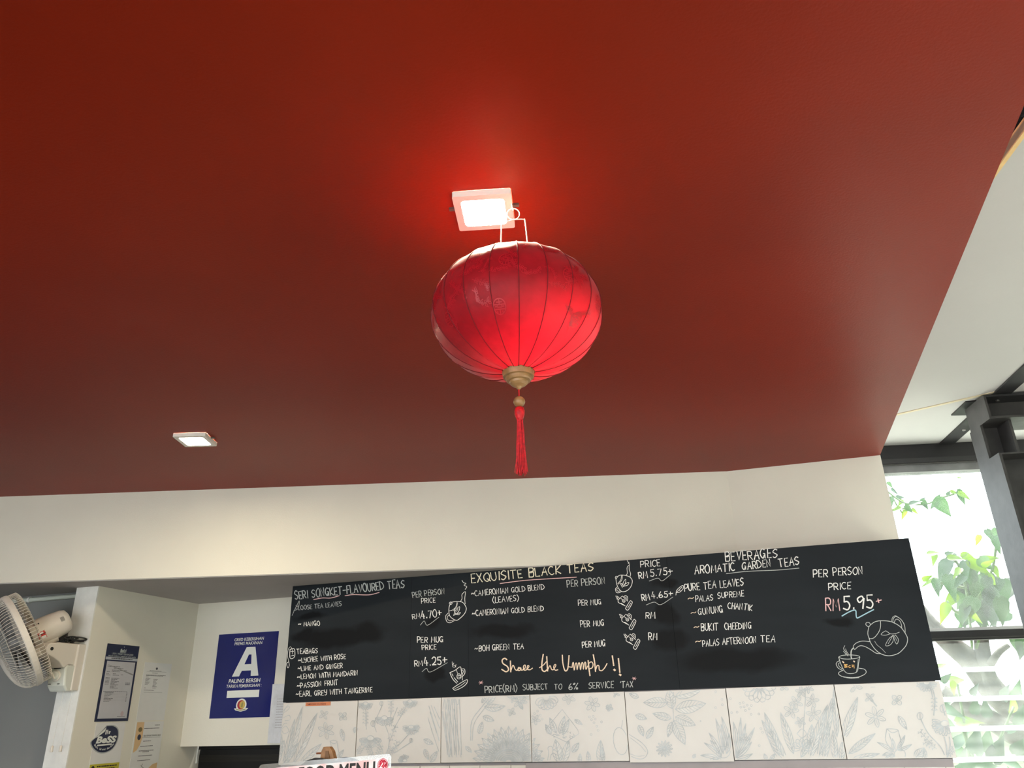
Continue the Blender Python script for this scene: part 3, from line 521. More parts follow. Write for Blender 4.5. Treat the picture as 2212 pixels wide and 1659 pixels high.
# big teapot, cup and saucer
draw([(cp([(845, 560), (880, 520), (960, 465), (1060, 445), (1200, 450), (1310, 480), (1440, 560), (1530, 680), (1575, 780), (1560, 880), (1510, 960), (1400, 1060), (1240, 1105), (1100, 1080), (980, 1000), (890, 880), (850, 780), (825, 680), (845, 560)]), 1.9, 1), (cp([(1065, 455), (1065, 560), (1030, 660), (950, 760), (880, 785), (850, 770)]), 1.8, 1), (cp([(880, 520), (850, 480), (800, 480), (790, 520), (830, 555), (860, 545)]), 1.7, 1),
    (cp([(1295, 470), (1310, 400), (1360, 365), (1440, 410), (1500, 490), (1525, 570), (1530, 680)]), 1.8, 1), (cp([(1320, 490), (1345, 430), (1380, 415), (1430, 450), (1460, 520), (1465, 580)]), 1.6, 1), (cp([(1275, 460), (1290, 385), (1340, 350), (1380, 365)]), 1.2, 1), (cp([(860, 840), (760, 828), (680, 835), (600, 870), (555, 920), (560, 960), (580, 985), (640, 935), (700, 915), (780, 935), (880, 990), (980, 1055), (1060, 1065)]), 1.8, 1), (cp([(955, 830), (1000, 900), (1090, 975), (1160, 1050)]), 1., 1),
    (cp([(1420, 662), (1330, 690), (1250, 690), (1190, 650), (1150, 640), (1075, 700), (1150, 718), (1240, 695)]), 1.4, 1), (cp([(1305, 715), (1220, 790), (1160, 910), (1240, 905), (1300, 830), (1310, 715)]), 1.4, 1), (cp([(1300, 720), (1210, 880)]), 1.3, 0), (cp([(1340, 710), (1320, 780), (1370, 885), (1402, 800), (1345, 710)]), 1.4, 1), (cp([(1345, 760), (1375, 830)]), 1., 0), (cp([(555, 955), (515, 1010), (510, 1110), (520, 1160)]), 3.2, 1),
    (cp([(275, 1130), (340, 1100), (480, 1090), (620, 1100), (675, 1130), (600, 1155), (460, 1168), (340, 1160), (275, 1130)]), 1.7, 1), (cp([(275, 1130), (310, 1240), (370, 1370), (430, 1430), (510, 1442), (590, 1425), (635, 1380), (650, 1260), (675, 1130)]), 1.8, 1), (cp([(645, 1170), (632, 1300), (610, 1400)]), 1.4, 1), (cp([(290, 1200), (245, 1225), (230, 1270), (270, 1340), (360, 1385)]), 1.8, 1), (cp([(300, 1235), (270, 1260), (290, 1310), (345, 1350)]), 1.4, 1),
    (cp([(350, 1385), (285, 1415), (275, 1450), (330, 1490), (470, 1515), (620, 1510), (740, 1470), (795, 1415), (760, 1360), (660, 1340)]), 1.8, 1), (cp([(370, 1505), (500, 1525), (660, 1515)]), 2.4, 1), (cp([(390, 915), (370, 970), (400, 1020), (430, 1070), (450, 1110)]), 1.5, 1), (cp([(365, 1020), (400, 1060), (415, 1090)]), 1.3, 1), (cp([(405, 975), (430, 1030), (460, 1075)]), 1.3, 1)], 'g', lab='chalk teapot pouring into a cup on a saucer')
draw([(cp([(385, 1265), (395, 1325)]), 1.8, 0), (cp([(380, 1270), (440, 1275), (395, 1295), (440, 1315), (390, 1328)]), 1.8, 1), (cp([(495, 1285), (465, 1305), (480, 1330), (505, 1322)]), 1.7, 1), (cp([(530, 1275), (535, 1315)]), 1.7, 0), (cp([(562, 1275), (568, 1338)]), 1.7, 0), (cp([(532, 1298), (566, 1300)]), 1.5, 0)], 'o', 'chalk_lettering')
draw([(cp([(350, 1215), (372, 1235)]), 3, 0), (cp([(560, 1205), (575, 1220)]), 3, 0)], 't', 'chalk_heart')
# the four small pots and mugs
draw([(cl([(205, 480), (280, 468), (350, 480), (390, 530), (398, 575), (370, 635), (300, 700), (260, 708), (200, 670), (178, 620), (180, 540), (205, 480)]), 1.7, 1), (cl(ell(200, 492, 18, 16, 10)), 1.5, 0), (cl([(280, 480), (265, 540), (220, 580), (182, 590)]), 1.3, 1), (cl([(290, 485), (270, 550), (230, 590)]), 1., 1), (cl([(325, 470), (345, 430), (345, 380), (388, 345), (380, 430), (385, 500)]), 1.5, 1), (cl([(345, 200), (365, 230), (395, 240), (370, 262), (405, 280), (385, 315)]), 1.5, 1), (cl([(165, 620), (135, 660), (150, 725), (190, 742), (245, 715)]), 1.5, 1), (cl([(172, 645), (155, 680), (180, 715), (225, 712)]), 1.3, 1), (cl([(240, 640), (265, 580), (312, 535), (305, 590), (270, 630)]), 1.4, 1), (cl([(250, 560), (250, 600), (265, 630)]), 1.8, 1), (cl([(235, 648), (275, 632), (325, 610), (300, 640), (270, 632)]), 1.4, 1), (cl([(275, 600), (295, 560)]), 1., 0)], 'w', lab='small chalk teapot with steaming spout')
draw([(cl([(188, 1380), (255, 1350), (320, 1305), (335, 1350), (350, 1475)]), 1.7, 1), (cl([(188, 1380), (225, 1460), (275, 1515)]), 1.9, 1), (cl([(215, 1395), (232, 1425)]), 1.6, 0), (cl([(245, 1445), (290, 1500)]), 1.8, 0), (cl([(272, 1345), (290, 1395)]), 1.3, 0), (cl(ell(305, 1428, 26, 34, 12)), 1.6, 0), (cl([(290, 1415), (322, 1418)]), 1.2, 0), (cl([(290, 1435), (320, 1440)]), 1.6, 0), (cl([(335, 1335), (375, 1335), (380, 1390), (340, 1440)]), 1.6, 1), (cl([(345, 1350), (362, 1360), (345, 1410)]), 1.3, 1), (cl([(225, 1580), (290, 1535), (405, 1470), (405, 1515), (350, 1565), (260, 1605), (225, 1580)]), 1.7, 1), (cl([(250, 1588), (330, 1545), (390, 1498)]), 1.3, 1), (cl([(218, 1240), (225, 1280), (250, 1285), (265, 1310)]), 1.3, 1), (cl([(240, 1255), (222, 1300), (250, 1312)]), 1.2, 1), (cl([(268, 1275), (262, 1305)]), 1.2, 1)], 'w', lab='small chalk mug with a tea bag tag above its saucer')
draw([(cm([(320, 400), (370, 345), (430, 335), (520, 350), (580, 390), (600, 450), (570, 540), (500, 605), (420, 615), (365, 560), (335, 490), (320, 400)]), 1.7, 1), (cm([(330, 395), (310, 385), (318, 358), (345, 355)]), 1.4, 1), (cm([(415, 340), (405, 410), (350, 480)]), 1.4, 1), (cm([(432, 342), (420, 420), (360, 492)]), 1.3, 1), (cm([(490, 340), (515, 300), (510, 210), (545, 170), (548, 240), (570, 310), (560, 365)]), 1.5, 1), (cm([(512, 68), (520, 105), (545, 118), (528, 130), (552, 145), (548, 170)]), 1.4, 1), (cm([(335, 540), (312, 575), (330, 630), (375, 635), (415, 615)]), 1.5, 1), (cm([(345, 560), (335, 590), (360, 610), (390, 605)]), 1.3, 1), (cm([(440, 520), (445, 460), (485, 405), (485, 460), (455, 515)]), 1.4, 1), (cm([(430, 545), (400, 480), (430, 490), (445, 530)]), 1.6, 1), (cm([(445, 530), (490, 480), (540, 460), (520, 505), (450, 525)]), 1.5, 1)], 'w', lab='small chalk teapot beside the price column')
def mug(dx, dy, kx, ky):
    T = lambda pts: cm([(x * kx + dx, y * ky + dy) for x, y in pts])
    draw([(T([(0, 70), (70, 0), (165, 90)]), 1.6, 0), (T([(0, 70), (5, 110), (60, 140), (120, 170)]), 1.7, 1), (T([(50, 125), (95, 150)]), 1.4, 0), (T([(45, 40), (75, 65)]), 1.3, 0), (T(ell(95, 85, 26, 22, 12, rot=.6)), 1.5, 0), (T([(85, 80), (105, 92)]), 1.4, 0), (T([(95, 20), (120, -5), (155, 10), (165, 50), (150, 75)]), 1.5, 1), (T([(115, 25), (135, 20), (142, 50)]), 1.2, 1),
          (T([(125, 215), (200, 90), (225, 90), (240, 120), (180, 230), (150, 240), (125, 215)]), 1.7, 1), (T([(165, 205), (215, 120)]), 1.4, 0), (T([(-40, 0), (-25, 30), (-5, 45)]), 1.5, 1), (T([(-20, 0), (-5, 25)]), 1.5, 0), (T([(-25, 50), (0, 60)]), 1.4, 0), (T([(5, 15), (20, 40)]), 1.3, 0)], 'w', lab='small chalk mug tipped beside a saucer')
mug(358, 690, 1, 1); mug(420, 1000, 1, 1.1); mug(495, 1340, .97, 1.08)
# leaf and tea bag marks at the left edge and before the pure tea leaves line
draw([(c2([(152, 632), (180, 570), (215, 500), (228, 480), (222, 540), (205, 568), (170, 580)]), 1.3, 1), (c2([(165, 600), (195, 540)]), 1., 0), (c2([(185, 555), (200, 560)]), 1., 0), (c2([(190, 530), (210, 540)]), 1., 0)], 'g', lab='small chalk leaf before the loose tea line')
draw([(c2([(130, 990), (175, 985), (180, 1060), (150, 1088), (128, 1070), (130, 990)]), 1.6, 1), (c2([(155, 990), (155, 1040)]), 1.2, 0), (c2([(138, 1012), (170, 1010)]), 1.2, 0), (c2([(138, 1060), (170, 1052)]), 1.5, 0), (c2([(150, 985), (135, 962), (112, 990), (105, 1060), (118, 1120)]), 1., 1), (c2([(118, 1120), (95, 1140), (108, 1185), (122, 1160), (118, 1120)]), 1.3, 1)], 'w', lab='small chalk tea bag with string and tag')
draw([
      (c3([(2120, 440), (2130, 390), (2185, 345), (2195, 370), (2160, 410), (2125, 415)]), 1.5, 1), (c3([(2135, 405), (2180, 362)]), 1.4, 0), (c3([(2150, 390), (2165, 400)]), 1.2, 0)], 'w', lab='small chalk leaf before the pure tea line')

# ------------------------------------------------------------------ ceiling panel lights
LFRAME = mat('white_lamp_frame', (.82, .78, .72), rough=.4)
LEDM = mat('led_diffuser', (.9, .9, .88), rough=.5, emit=((1.0, .86, .62), LAMP))
CLIP = mat('spring_clip_metal', (.20, .19, .17), rough=.4, metal=.8)
def rrect(h, r, n=5):
    out = []
    for cx, cy, a0 in ((h - r, h - r, 0), (-h + r, h - r, 90), (-h + r, -h + r, 180), (h - r, -h + r, 270)):
        for k in range(n + 1): a = math.radians(a0 + 90 * k / n); out.append((cx + r * math.cos(a), cy + r * math.sin(a)))
    return out
LED2 = mat('led_diffuser_dimmer', (.9, .9, .88), rough=.5, emit=((1.0, .86, .62), LAMP * .36))
def panel_light(cx, cy, rot, tilt, label, led=None):
    o = root('ceiling_light', (cx, cy, CEIL), label, 'ceiling light', 'square ceiling lights')
    R_ = Matrix.Rotation(rot, 3, 'Z') @ Matrix.Rotation(tilt, 3, 'X')
    T = lambda x, y, z: np.array([cx, cy, CEIL]) + np.array(R_ @ Vector((x, y, z)))
    e = [np.array(R_.col[i]) for i in range(3)]; c = np.array([cx, cy, CEIL - .005])
    # frame: a ring of four bevelled bars with a rounded opening
    mb = MB(); outer = rrect(.0615, .004); inner = rrect(.0455, .010); n = len(outer)
    vs_ = [T(x, y, -.014) for x, y in outer] + [T(x, y, -.014) for x, y in inner] + [T(x, y, -.0004) for x, y in outer] + [T(x, y, -.008) for x, y in inner]
    fs = []
    for i in range(n):
        j = (i + 1) % n; fs += [(i, j, n + j, n + i), (i, 2 * n + i, 2 * n + j, j), (n + i, n + j, 3 * n + j, 3 * n + i)]
    mb.add(vs_, fs).build('frame', LFRAME, o)
    mb = MB(); a = rrect(.0465, .011); b = rrect(.038, .010); n = len(a)
    mb.add([T(x, y, -.0120) for x, y in a] + [T(x, y, -.0126) for x, y in b], [(i, (i + 1) % n, n + (i + 1) % n, n + i) for i in range(n)] + [tuple(range(n, 2 * n))]).build('diffuser', led or LEDM, o)
    MB().obox(T(0, 0, 0), e, (-.055, -.055, -.003), (.055, .055, .02)).build('housing', LFRAME, o)
    for sx in (-1, 1):
        MB().obox(T(sx * .066, -.005, -.001), e, (-.009, -.004, -.004), (.009, .004, .002)).build('spring_clip', CLIP, o)
    return o
panel_light(-.436, 1.299, math.radians(13), 0, 'square white panel light glowing right above the red lantern')
panel_light(-1.958, 2.319, math.radians(16.5), 0, 'square white panel light over the left of the beam', LED2)

# ------------------------------------------------------------------ red silk lantern
SILK = mat('red_silk_brocade', (.23, .0022, .009), rough=.5, spec=.25, var=.22, vscale=55, bump=.3, bscale=130, bdist=.001, trans=((.9, .01, .03), .10), sheen=.1, detail=6)
SILKB = mat('satin_red_motif', (.42, .010, .020), rough=.36, spec=.45, trans=((.95, .03, .05), .10))
RIBM = mat('dark_red_seam', (.16, .004, .008), rough=.7)
WIRE = mat('pale_wire', (.75, .72, .62), rough=.35, metal=.5)
WOODC = mat('turned_light_wood', (.30, .165, .065), rough=.38, spec=.5, var=.25, vscale=45)
TASS = mat('red_tassel_silk', (.55, .008, .014), rough=.55, var=.35, vscale=160)
hp = on_z(1108, 428, CEIL); lx, ly = hp[0], hp[1]
LR, LB, LZ = .1685, .126, Z(.7215)
lan = root('silk_lantern', (lx, ly, LZ - LB), 'round red silk lantern with wooden cap and tassel hanging from the ceiling', 'lantern')
NG = 20
def lprof(ph):                      # ph from -1 (bottom) to 1 (top)
    a = ph * math.pi / 2; return LR * max(math.cos(a), 0) ** .93, LB * math.sin(a)
def lpt(a, ph, k=1.0):
    r, h = lprof(ph); x = (a / (2 * math.pi / NG)) % 1.0; sc = 1 - .012 * (1 - (2 * x - 1) ** 2) * 1.0
    return V(lx + r * sc * k * math.cos(a), ly + r * sc * k * math.sin(a), LZ + h * (1 + (k - 1) * .6))
PH0, PH1, NP, NS = -.90, .81, 26, NG * 6
mb = MB(); vs_ = []
for i in range(NP + 1):
    ph = PH0 + (PH1 - PH0) * i / NP
    for k in range(NS):
        a = 2 * math.pi * k / NS; q = lpt(a + .12, ph)
        vs_.append(q + V(0, 0, .0012 * math.sin(9 * a) * (1 if i > NP - 4 or i < 4 else .2)))
mb.add(vs_, [(i * NS + k, i * NS + (k + 1) % NS, (i + 1) * NS + (k + 1) % NS, (i + 1) * NS + k) for i in range(NP) for k in range(NS)])
shade = mb.build('silk_shade', SILK, lan, smooth=True)
for g in range(NG):
    a = 2 * math.pi * g / NG
    MB().tube([lpt(a, PH0 + (PH1 - PH0) * i / 22, 1.003) for i in range(23)], .0008, 5).build('rib_seam', RIBM, lan, smooth=True)
r, h = lprof(PH1); MB().tube([V(lx + r * math.cos(t), ly + r * math.sin(t), LZ + h + .001) for t in np.linspace(0, 2 * math.pi, 33)[:-1]], .0022, 6, True).build('top_hoop', mat('bamboo_hoop', (.55, .30, .10), rough=.5), lan, smooth=True)
# brocade: medallions and leaf scrolls woven in satin on the surface
def surf(a, ph, pts, s):           # local 2d (x along girth, y up) to lantern surface
    out = []
    for x, y in pts: out.append(lpt(a + x * s / LR, ph + y * s / (LB * 1.45), 1.0035))
    return out
def motif(mb, a, ph, strokes, s, wd):
    for pts in strokes:
        for q in ribbon2(pts, wd):
            mb.add(surf(a, ph, q, s), [(0, 1, 2, 3)])
MED = [ell(0, 0, 1, 1, 18), [(-.95, .25), (.95, .25)], [(-.8, -.35), (.8, -.35)], [(0, -.35), (0, -.95)], [(-.35, .25), (-.35, -.1), (.35, -.1), (.35, .25)], [(-.7, .0), (-.35, .0)], [(.35, .0), (.7, .0)], [(-.4, .55), (.4, .55)], [(-.45, -.6), (-.45, -.85)], [(.45, -.6), (.45, -.85)], [(0, .25), (0, .9)]]
def sprayleaf(rr):
    st = []; x, y = 0, 0; pts = [(0, 0)]; ang = rr.uniform(-.5, .5)
    for i in range(7): ang += rr.uniform(-.7, .7); x += .55 * math.cos(ang); y += .45 * math.sin(ang); pts.append((x, y))
    st.append(catmull(pts, 3))
    for i in range(1, 8):
        px, py = pts[min(i, 7)]
        for sg in (-1, 1):
            aa = ang * .3 + sg * rr.uniform(.5, 1.2); l = rr.uniform(.4, .8); qx, qy = px + l * math.cos(aa), py + l * math.sin(aa); nx, ny = -math.sin(aa) * .16, math.cos(aa) * .16
            st.append([(px, py), ((px + qx) / 2 + nx, (py + qy) / 2 + ny), (qx, qy), ((px + qx) / 2 - nx, (py + qy) / 2 - ny), (px, py)])
    return st
aim = math.atan2(-ly, -lx)
rr = random.Random(3); mb = MB()
for da, ph in ((-.10, .13), (.62, .02), (-.42, .32), (-1.05, .10), (.35, .34), (1.2, -.05), (-.2, -.32), (.85, -.35), (-.95, -.28), (1.9, .1), (2.7, .1), (-1.9, .1), (-2.7, .1)): motif(mb, aim + da, ph, MED, .0125, .16)
for k in range(120):
    da = rr.uniform(-3.1, 3.1); ph = rr.choice((.45, .33, .22, .10, .04, -.04, -.15, -.30)) + rr.uniform(-.05, .05); motif(mb, aim + da, ph, sprayleaf(rr), .0105 * rr.uniform(.8, 1.3), .13)
mb.build('brocade_motif', SILKB, shade)
# wire bail, ring and hook
e1 = nrm(V(-math.sin(aim), math.cos(aim), 0)); e1 = -e1 if e1[0] < 0 else e1
c0 = V(lx, ly, 0)
zz = lambda z: V(0, 0, Z(z))
MB().tube([c0 - e1 * .0275 + zz(.842)] + catmull([c0 - e1 * .0272 + zz(.885), c0 - e1 * .0255 + zz(.930), c0 - e1 * .022 + zz(.938), c0 + zz(.9455)], 4), .0013, 6).build('wire_bail', WIRE, lan, smooth=True)
MB().tube([c0 + e1 * .0275 + zz(.842)] + catmull([c0 + e1 * .0272 + zz(.885), c0 + e1 * .0240 + zz(.940), c0 + e1 * .020 + zz(.9455), c0 + zz(.9455)], 4), .0013, 6).build('wire_bail', WIRE, lan, smooth=True)
MB().tube([c0 + zz(.9595) + e1 * .013 * math.cos(t) + V(0, 0, .0138 * math.sin(t)) for t in np.linspace(0, 2 * math.pi, 25)[:-1]], .0011, 6, True).build('hanging_ring', WIRE, lan, smooth=True)
MB().tube(catmull([c0 + zz(.969), c0 + zz(.977) - e1 * .002, c0 + zz(.986) - e1 * .003, c0 + zz(.9995) - e1 * .004], 4), .0011, 6).build('ceiling_hook', WIRE, lan, smooth=True)
# turned cap, cord, bead, tassel
tz = LZ - LB
MB().lathe((lx, ly, 0), (0, 0, 1), [(.0, Z(.5605)), (.003, Z(.562)), (.0065, Z(.5665)), (.0135, Z(.570)), (.0170, Z(.5735)), (.0178, Z(.5775)), (.0228, Z(.5785)), (.0248, Z(.5815)), (.0252, Z(.5855)), (.0296, Z(.5865)), (.0308, Z(.5955)), (.0308, Z(.601)), (.0285, Z(.604)), (.0, Z(.605))][::1], 44).build('wooden_cap', WOODC, lan)
mb = MB()
for k in range(14):               # key-pattern band carved round the cap
    a0 = 2 * math.pi * k / 14
    P_ = lambda f, z: V(lx + (.0312) * math.cos(a0 + f), ly + .0312 * math.sin(a0 + f), z)
    mb.tube([P_(0, Z(.5962)), P_(0, Z(.6002)), P_(.26, Z(.6002)), P_(.26, Z(.5972)), P_(.12, Z(.5972))], .0005, 4)
mb.build('carved_band', mat('carved_groove', (.40, .27, .12), rough=.5), lan)
MB().tube([(lx, ly, Z(.562)), (lx, ly, Z(.545))], .0013, 6).build('cord', TASS, lan)
MB().lathe((lx, ly, 0), (0, 0, 1), [(.0112 * math.sin(t), Z(.5365) - .0105 * math.cos(t)) for t in np.linspace(0, math.pi, 13)], 20).build('wooden_bead', WOODC, lan, smooth=True)
th = MB().lathe((lx, ly, 0), (0, 0, 1), [(.0, Z(.4985)), (.0055, Z(.499)), (.0068, Z(.503)), (.0095, Z(.511)), (.0098, Z(.518)), (.0075, Z(.5245)), (.0, Z(.527))], 14).build('tassel_head', TASS, lan, smooth=True)
mb = MB(); rr = random.Random(5)
for k in range(90):
    a = rr.uniform(0, 6.283); r0 = .0055 * math.sqrt(rr.random()); r1 = .0108 * math.sqrt(rr.random()) + .001; zb = Z(.396) + rr.uniform(-.002, .006)
    if k == 0: zb -= .006
    pts = [(lx + (r0 + (r1 - r0) * f) * math.cos(a + .15 * math.sin(4 * f)) + .0006 * math.sin(8 * f + k), ly + (r0 + (r1 - r0) * f) * math.sin(a), Z(.502) + (zb - Z(.502)) * f) for f in (0, .12, .3, .5, .75, 1)]
    mb.tube(pts, .00075, 4)
mb.build('tassel_fringe', TASS, lan)

# ------------------------------------------------------------------ wall fan on the pier
FW = mat('ivory_fan_plastic', (.70, .65, .58), rough=.4, spec=.45)
FW2 = mat('pale_green_grey_plastic', (.66, .68, .62), rough=.35, spec=.5)
FWIRE = mat('ivory_grille_wire', (.66, .62, .56), rough=.35, spec=.5)
BLADE = mat('smoky_blade', (.30, .30, .30), rough=.3, trans=((.4, .4, .4), .3))
DARK = mat('dark_plastic', (.02, .02, .02), rough=.5)
fan = root('wall_fan', (-2.955, 2.944, Z(.16)), 'ivory wall fan with wire grille bracketed to the white pier', 'fan')
FC = on_y(46, 1384, 2.74)
_rc = nrm(np.array([46 - CX, 1384 - CY, FPX])); _ac = np.array([-.91, .41, 0]); _ac = nrm(_ac - _rc * (_ac @ _rc)) - _rc * .10; ax = nrm(V(_ac @ AX, _ac @ AY, _ac @ _up))       # towards the front of the fan
rv = nrm(FC - CAM); fu = nrm(np.cross(ax, rv)); fv = np.cross(ax, fu); FR = .203
def cage(mb, prof, n, r=.0011, steps=9, spin=0.):
    for k in range(n):
        a = 2 * math.pi * k / n; pts = []
        for i in range(steps):
            f = i / (steps - 1); rad, h = prof(f); aa = a + spin * f; pts.append(FC + ax * h + (fu * math.cos(aa) + fv * math.sin(aa)) * rad)
        mb.tube(pts, r, 4, caps=False)
    return mb
front = lambda f: (.030 + (FR - .030) * math.sin(f * math.pi / 2) ** .85, .012 + .085 * math.cos(f * math.pi / 2) ** .8)
rear = lambda f: (.055 + (FR - .055) * min(1, (f * 1.45)) ** .9 if f < .69 else FR, -.060 + .015 * f if f < .69 else -.0496 + .04 * (f - .69) / .31)
def ringpts(rad, h, n=48): return [FC + ax * h + (fu * math.cos(t) + fv * math.sin(t)) * rad for t in np.linspace(0, 2 * math.pi, n + 1)[:-1]]
cage(MB(), front, 84, .0012).build('front_grille', FWIRE, fan, smooth=True)
cage(MB(), rear, 84, .0011, 12).build('rear_grille', FWIRE, fan, smooth=True)
MB().lathe(FC, ax, [(FR - .004, -.012), (FR + .003, -.012), (FR + .005, -.006), (FR + .005, .010), (FR + .002, .014), (FR - .004, .014)], 56).build('grille_band', FW, fan, smooth=False)
MB().lathe(FC, ax, [(.0, .098), (.034, .098), (.036, .094), (.034, .090), (.0, .090)], 28).build('grille_badge', FW, fan, smooth=False)
mb = MB()
for rd, h in ((.10, .0865), (.155, .064)): mb.tube(ringpts(rd, h), .001, 5, True)
mb.tube(ringpts(.12, -.055), .001, 5, True); mb.build('grille_ring', FWIRE, fan, smooth=True)
MB().lathe(FC, ax, [(.0, .055), (.022, .052), (.036, .04), (.04, .0), (.04, -.02), (.0, -.02)], 24).build('blade_hub', BLADE, fan, smooth=True)
for k in range(3):
    a0 = 2.1 * k + .5; vs_ = []
    for i in range(7):
        f = i / 6; rd = .036 + .135 * f; hw = math.radians(26 + 22 * math.sin(f * math.pi * .8))
        for j in range(6):
            g = j / 5 - .5; a = a0 + .25 * f + g * 2 * hw * (1 - .25 * f); h = .018 + g * .055 * (1 - .3 * f)
            vs_.append(FC + ax * h + (fu * math.cos(a) + fv * math.sin(a)) * rd)
    o = MB().add(vs_, [(i * 6 + j, i * 6 + j + 1, (i + 1) * 6 + j + 1, (i + 1) * 6 + j) for i in range(6) for j in range(5)]).build('fan_blade', BLADE, fan, smooth=True)
    md = o.modifiers.new('solid', 'SOLIDIFY'); md.thickness = .002
FM = FC + ax * .034
mot = MB().lathe(FM, -ax, [(.055, .070), (.060, .078), (.0605, .10), (.0585, .16), (.054, .205), (.047, .222), (.030, .230), (.0, .231)], 32).build('motor_housing', FW, fan, smooth=True)
md = mot.modifiers.new('edge', 'EDGE_SPLIT'); md.split_angle = math.radians(50)
# vents near the end of the housing, energy sticker and small plate: all on the camera side
def onmot(f, ang, k=1.004):
    rad = .0605 + (.055 - .0605) * (f - .1) / .105; c = nrm(-rv - ax * (-rv @ ax)); s_ = np.cross(ax, c)
    return FM - ax * f + (c * math.cos(ang) + s_ * math.sin(ang)) * rad * k
def motpatch(name, m, f0, f1, a0, a1, k=1.006, par=None, n=5):
    vs_ = []
    for i in range(n + 1):
        a = a0 + (a1 - a0) * i / n; vs_ += [onmot(f0, a, k), onmot(f1, a, k)]
    return MB().add(vs_, [(2 * i, 2 * i + 1, 2 * i + 3, 2 * i + 2) for i in range(n)]).build(name, m, par or mot)
sgn = 1 if (np.cross(ax, nrm(-rv - ax * (-rv @ ax)))[2] > 0) else -1
for i in range(5): motpatch('vent_slot', DARK, .190 + i * .0032, .1915 + i * .0032, sgn * .05, sgn * .42)
REDS = mat('red_sticker', (.55, .03, .02), rough=.4); WST = mat('white_sticker', (.80, .80, .78), rough=.4)
stk = motpatch('energy_sticker', REDS, .090, .120, -sgn * .55, sgn * .02)
motpatch('sticker_panel', WST, .092, .118, -sgn * .54, -sgn * .33, 1.012, mot)
motpatch('sticker_panel', WST, .098, .112, -sgn * .15, -sgn * .03, 1.012, mot)
motpatch('sticker_panel', DARK, .090, .120, -sgn * .22, -sgn * .17, 1.012, mot)
motpatch('rating_plate', mat('grey_pink_plate', (.45, .38, .35)), .086, .106, sgn * .62, sgn * .74); motpatch('rating_plate', DARK, .107, .112, sgn * .60, sgn * .74)
# gear box under the motor and neck to the pivot
PIV = V(-2.955, 2.765, on_x(120, 1402, -2.925)[2])
g0 = FM - ax * .16 - V(0, 0, .052)
MB().tube([FM - ax * .095 - V(0, 0, .047), FM - ax * .14 - V(0, 0, .050), FM - ax * .185 - V(0, 0, .050)], [.030, .032, .026], 14).build('gear_box', FW, fan, smooth=True)
MB().tube([FM - ax * .115 - V(0, 0, .058), FM - ax * .105 - V(0, 0, .085), PIV + V(-.02, -.012, -.012), PIV], [.026, .025, .024, .022], 14).build('neck', FW, fan, smooth=True)
# bracket: side profile in the yz plane, 6 cm thick in x
bx0, bx1 = -2.990, -2.925
ztop = on_x(178, 1392, -2.925)[2]; zbot = on_x(163, 1492, -2.925)[2]; zctl = on_x(155, 1436, -2.925)[2]
pz = PIV[2]; prof = [(2.944, ztop), (2.80, ztop + .001)]
prof += [(2.765 + .026 * math.cos(t), pz + .026 * math.sin(t)) for t in np.linspace(math.radians(75), math.radians(250), 8)]
prof += [(2.785, pz - .034), (2.82, pz - .05), (2.85, pz - .075), (2.872, zctl), (2.944, zctl)]
MB().prism([(bx0, y, z) for y, z in prof], (bx1 - bx0, 0, 0)).build('bracket_arm', FW, fan, bevel=.005)
MB().prism([(-3.010, 2.944, ztop), (-2.918, 2.944, ztop), (-2.918, 2.905, ztop), (-2.935, 2.897, ztop), (-2.995, 2.897, ztop), (-3.010, 2.905, ztop)], (0, 0, zbot - ztop)).build('wall_mount', FW, fan, bevel=.003)
ctl = MB().prism([(-3.018, y, z) for y, z in [(2.930, zctl), (2.862, zctl - .001), (2.856, zctl - .02), (2.866, zbot + .02), (2.885, zbot - .004), (2.935, zbot - .002)]], (.096, 0, 0)).build('control_box', FW2, fan, bevel=.007)
cn = nrm(V(0, -1, -.06)); kc = V(-2.970, 2.8585, (zctl + zbot) / 2 + .008)
MB().lathe(kc, cn, [(.0245, -.003), (.0245, .002), (.022, .004), (.0, .004)], 28).build('dial_ring', FW, ctl, smooth=False)
kn = MB().lathe(kc, cn, [(.0195, .003), (.0185, .012), (.016, .013), (.0, .013)], 28).build('speed_knob', FW2, ctl)
MB().obox(kc + cn * .013, [nrm(V(.8, 0, .6)), nrm(V(-.6, 0, .8)), cn], (-.003, -.017, 0), (.003, .017, .004)).build('knob_grip', FW, ctl, bevel=.001)
boxo('name_mark', DARK, -2.984, -2.950, 2.8535, 2.858, zctl - .017, zctl - .013, ctl)
for dx in (-.030, .018): boxo('legend_mark', DARK, -2.975 + dx, -2.965 + dx, 2.8595, 2.864, zbot + .026, zbot + .029, ctl)
MB().lathe(PIV + V(.031, 0, 0), (1, 0, 0), [(.007, -.002), (.007, .003), (.0, .003)], 12).build('pivot_screw', DARK, fan)
for i, (dx, u, v) in enumerate(((0, 112, 1618), (0, 131, 1617))):
    b = on_y(u, v, 2.885); t_ = V(b[0] + .004, 2.885, zbot + .004)
    pc = MB().tube([t_, b + V(0, 0, .012)], .0007, 5).build('pull_cord', FWIRE, fan)
    MB().lathe((b[0], b[1], b[2]), (0, 0, 1), [(.0, -.013), (.0058, -.0125), (.0062, -.010), (.0055, .010), (.003, .0125), (.0, .013)], 14).build('pull_knob', FW, pc, smooth=True)
rr = random.Random(11); cr = []
for k in range(8):
    cc = V(-2.962 + rr.uniform(-.016, .022), 2.90 + rr.uniform(-.03, .016), ztop + .012 + rr.uniform(0, .012)); rx, rz = rr.uniform(.018, .034), rr.uniform(.006, .014); tl = rr.uniform(-.5, .5)
    cr += [cc + V(rx * math.cos(t) * .7, rx * math.cos(t) * .8 * (-1 if k % 2 else 1), rz * math.sin(t) + tl * .006 * math.cos(t)) for t in np.linspace(0, 5.5, 9)]
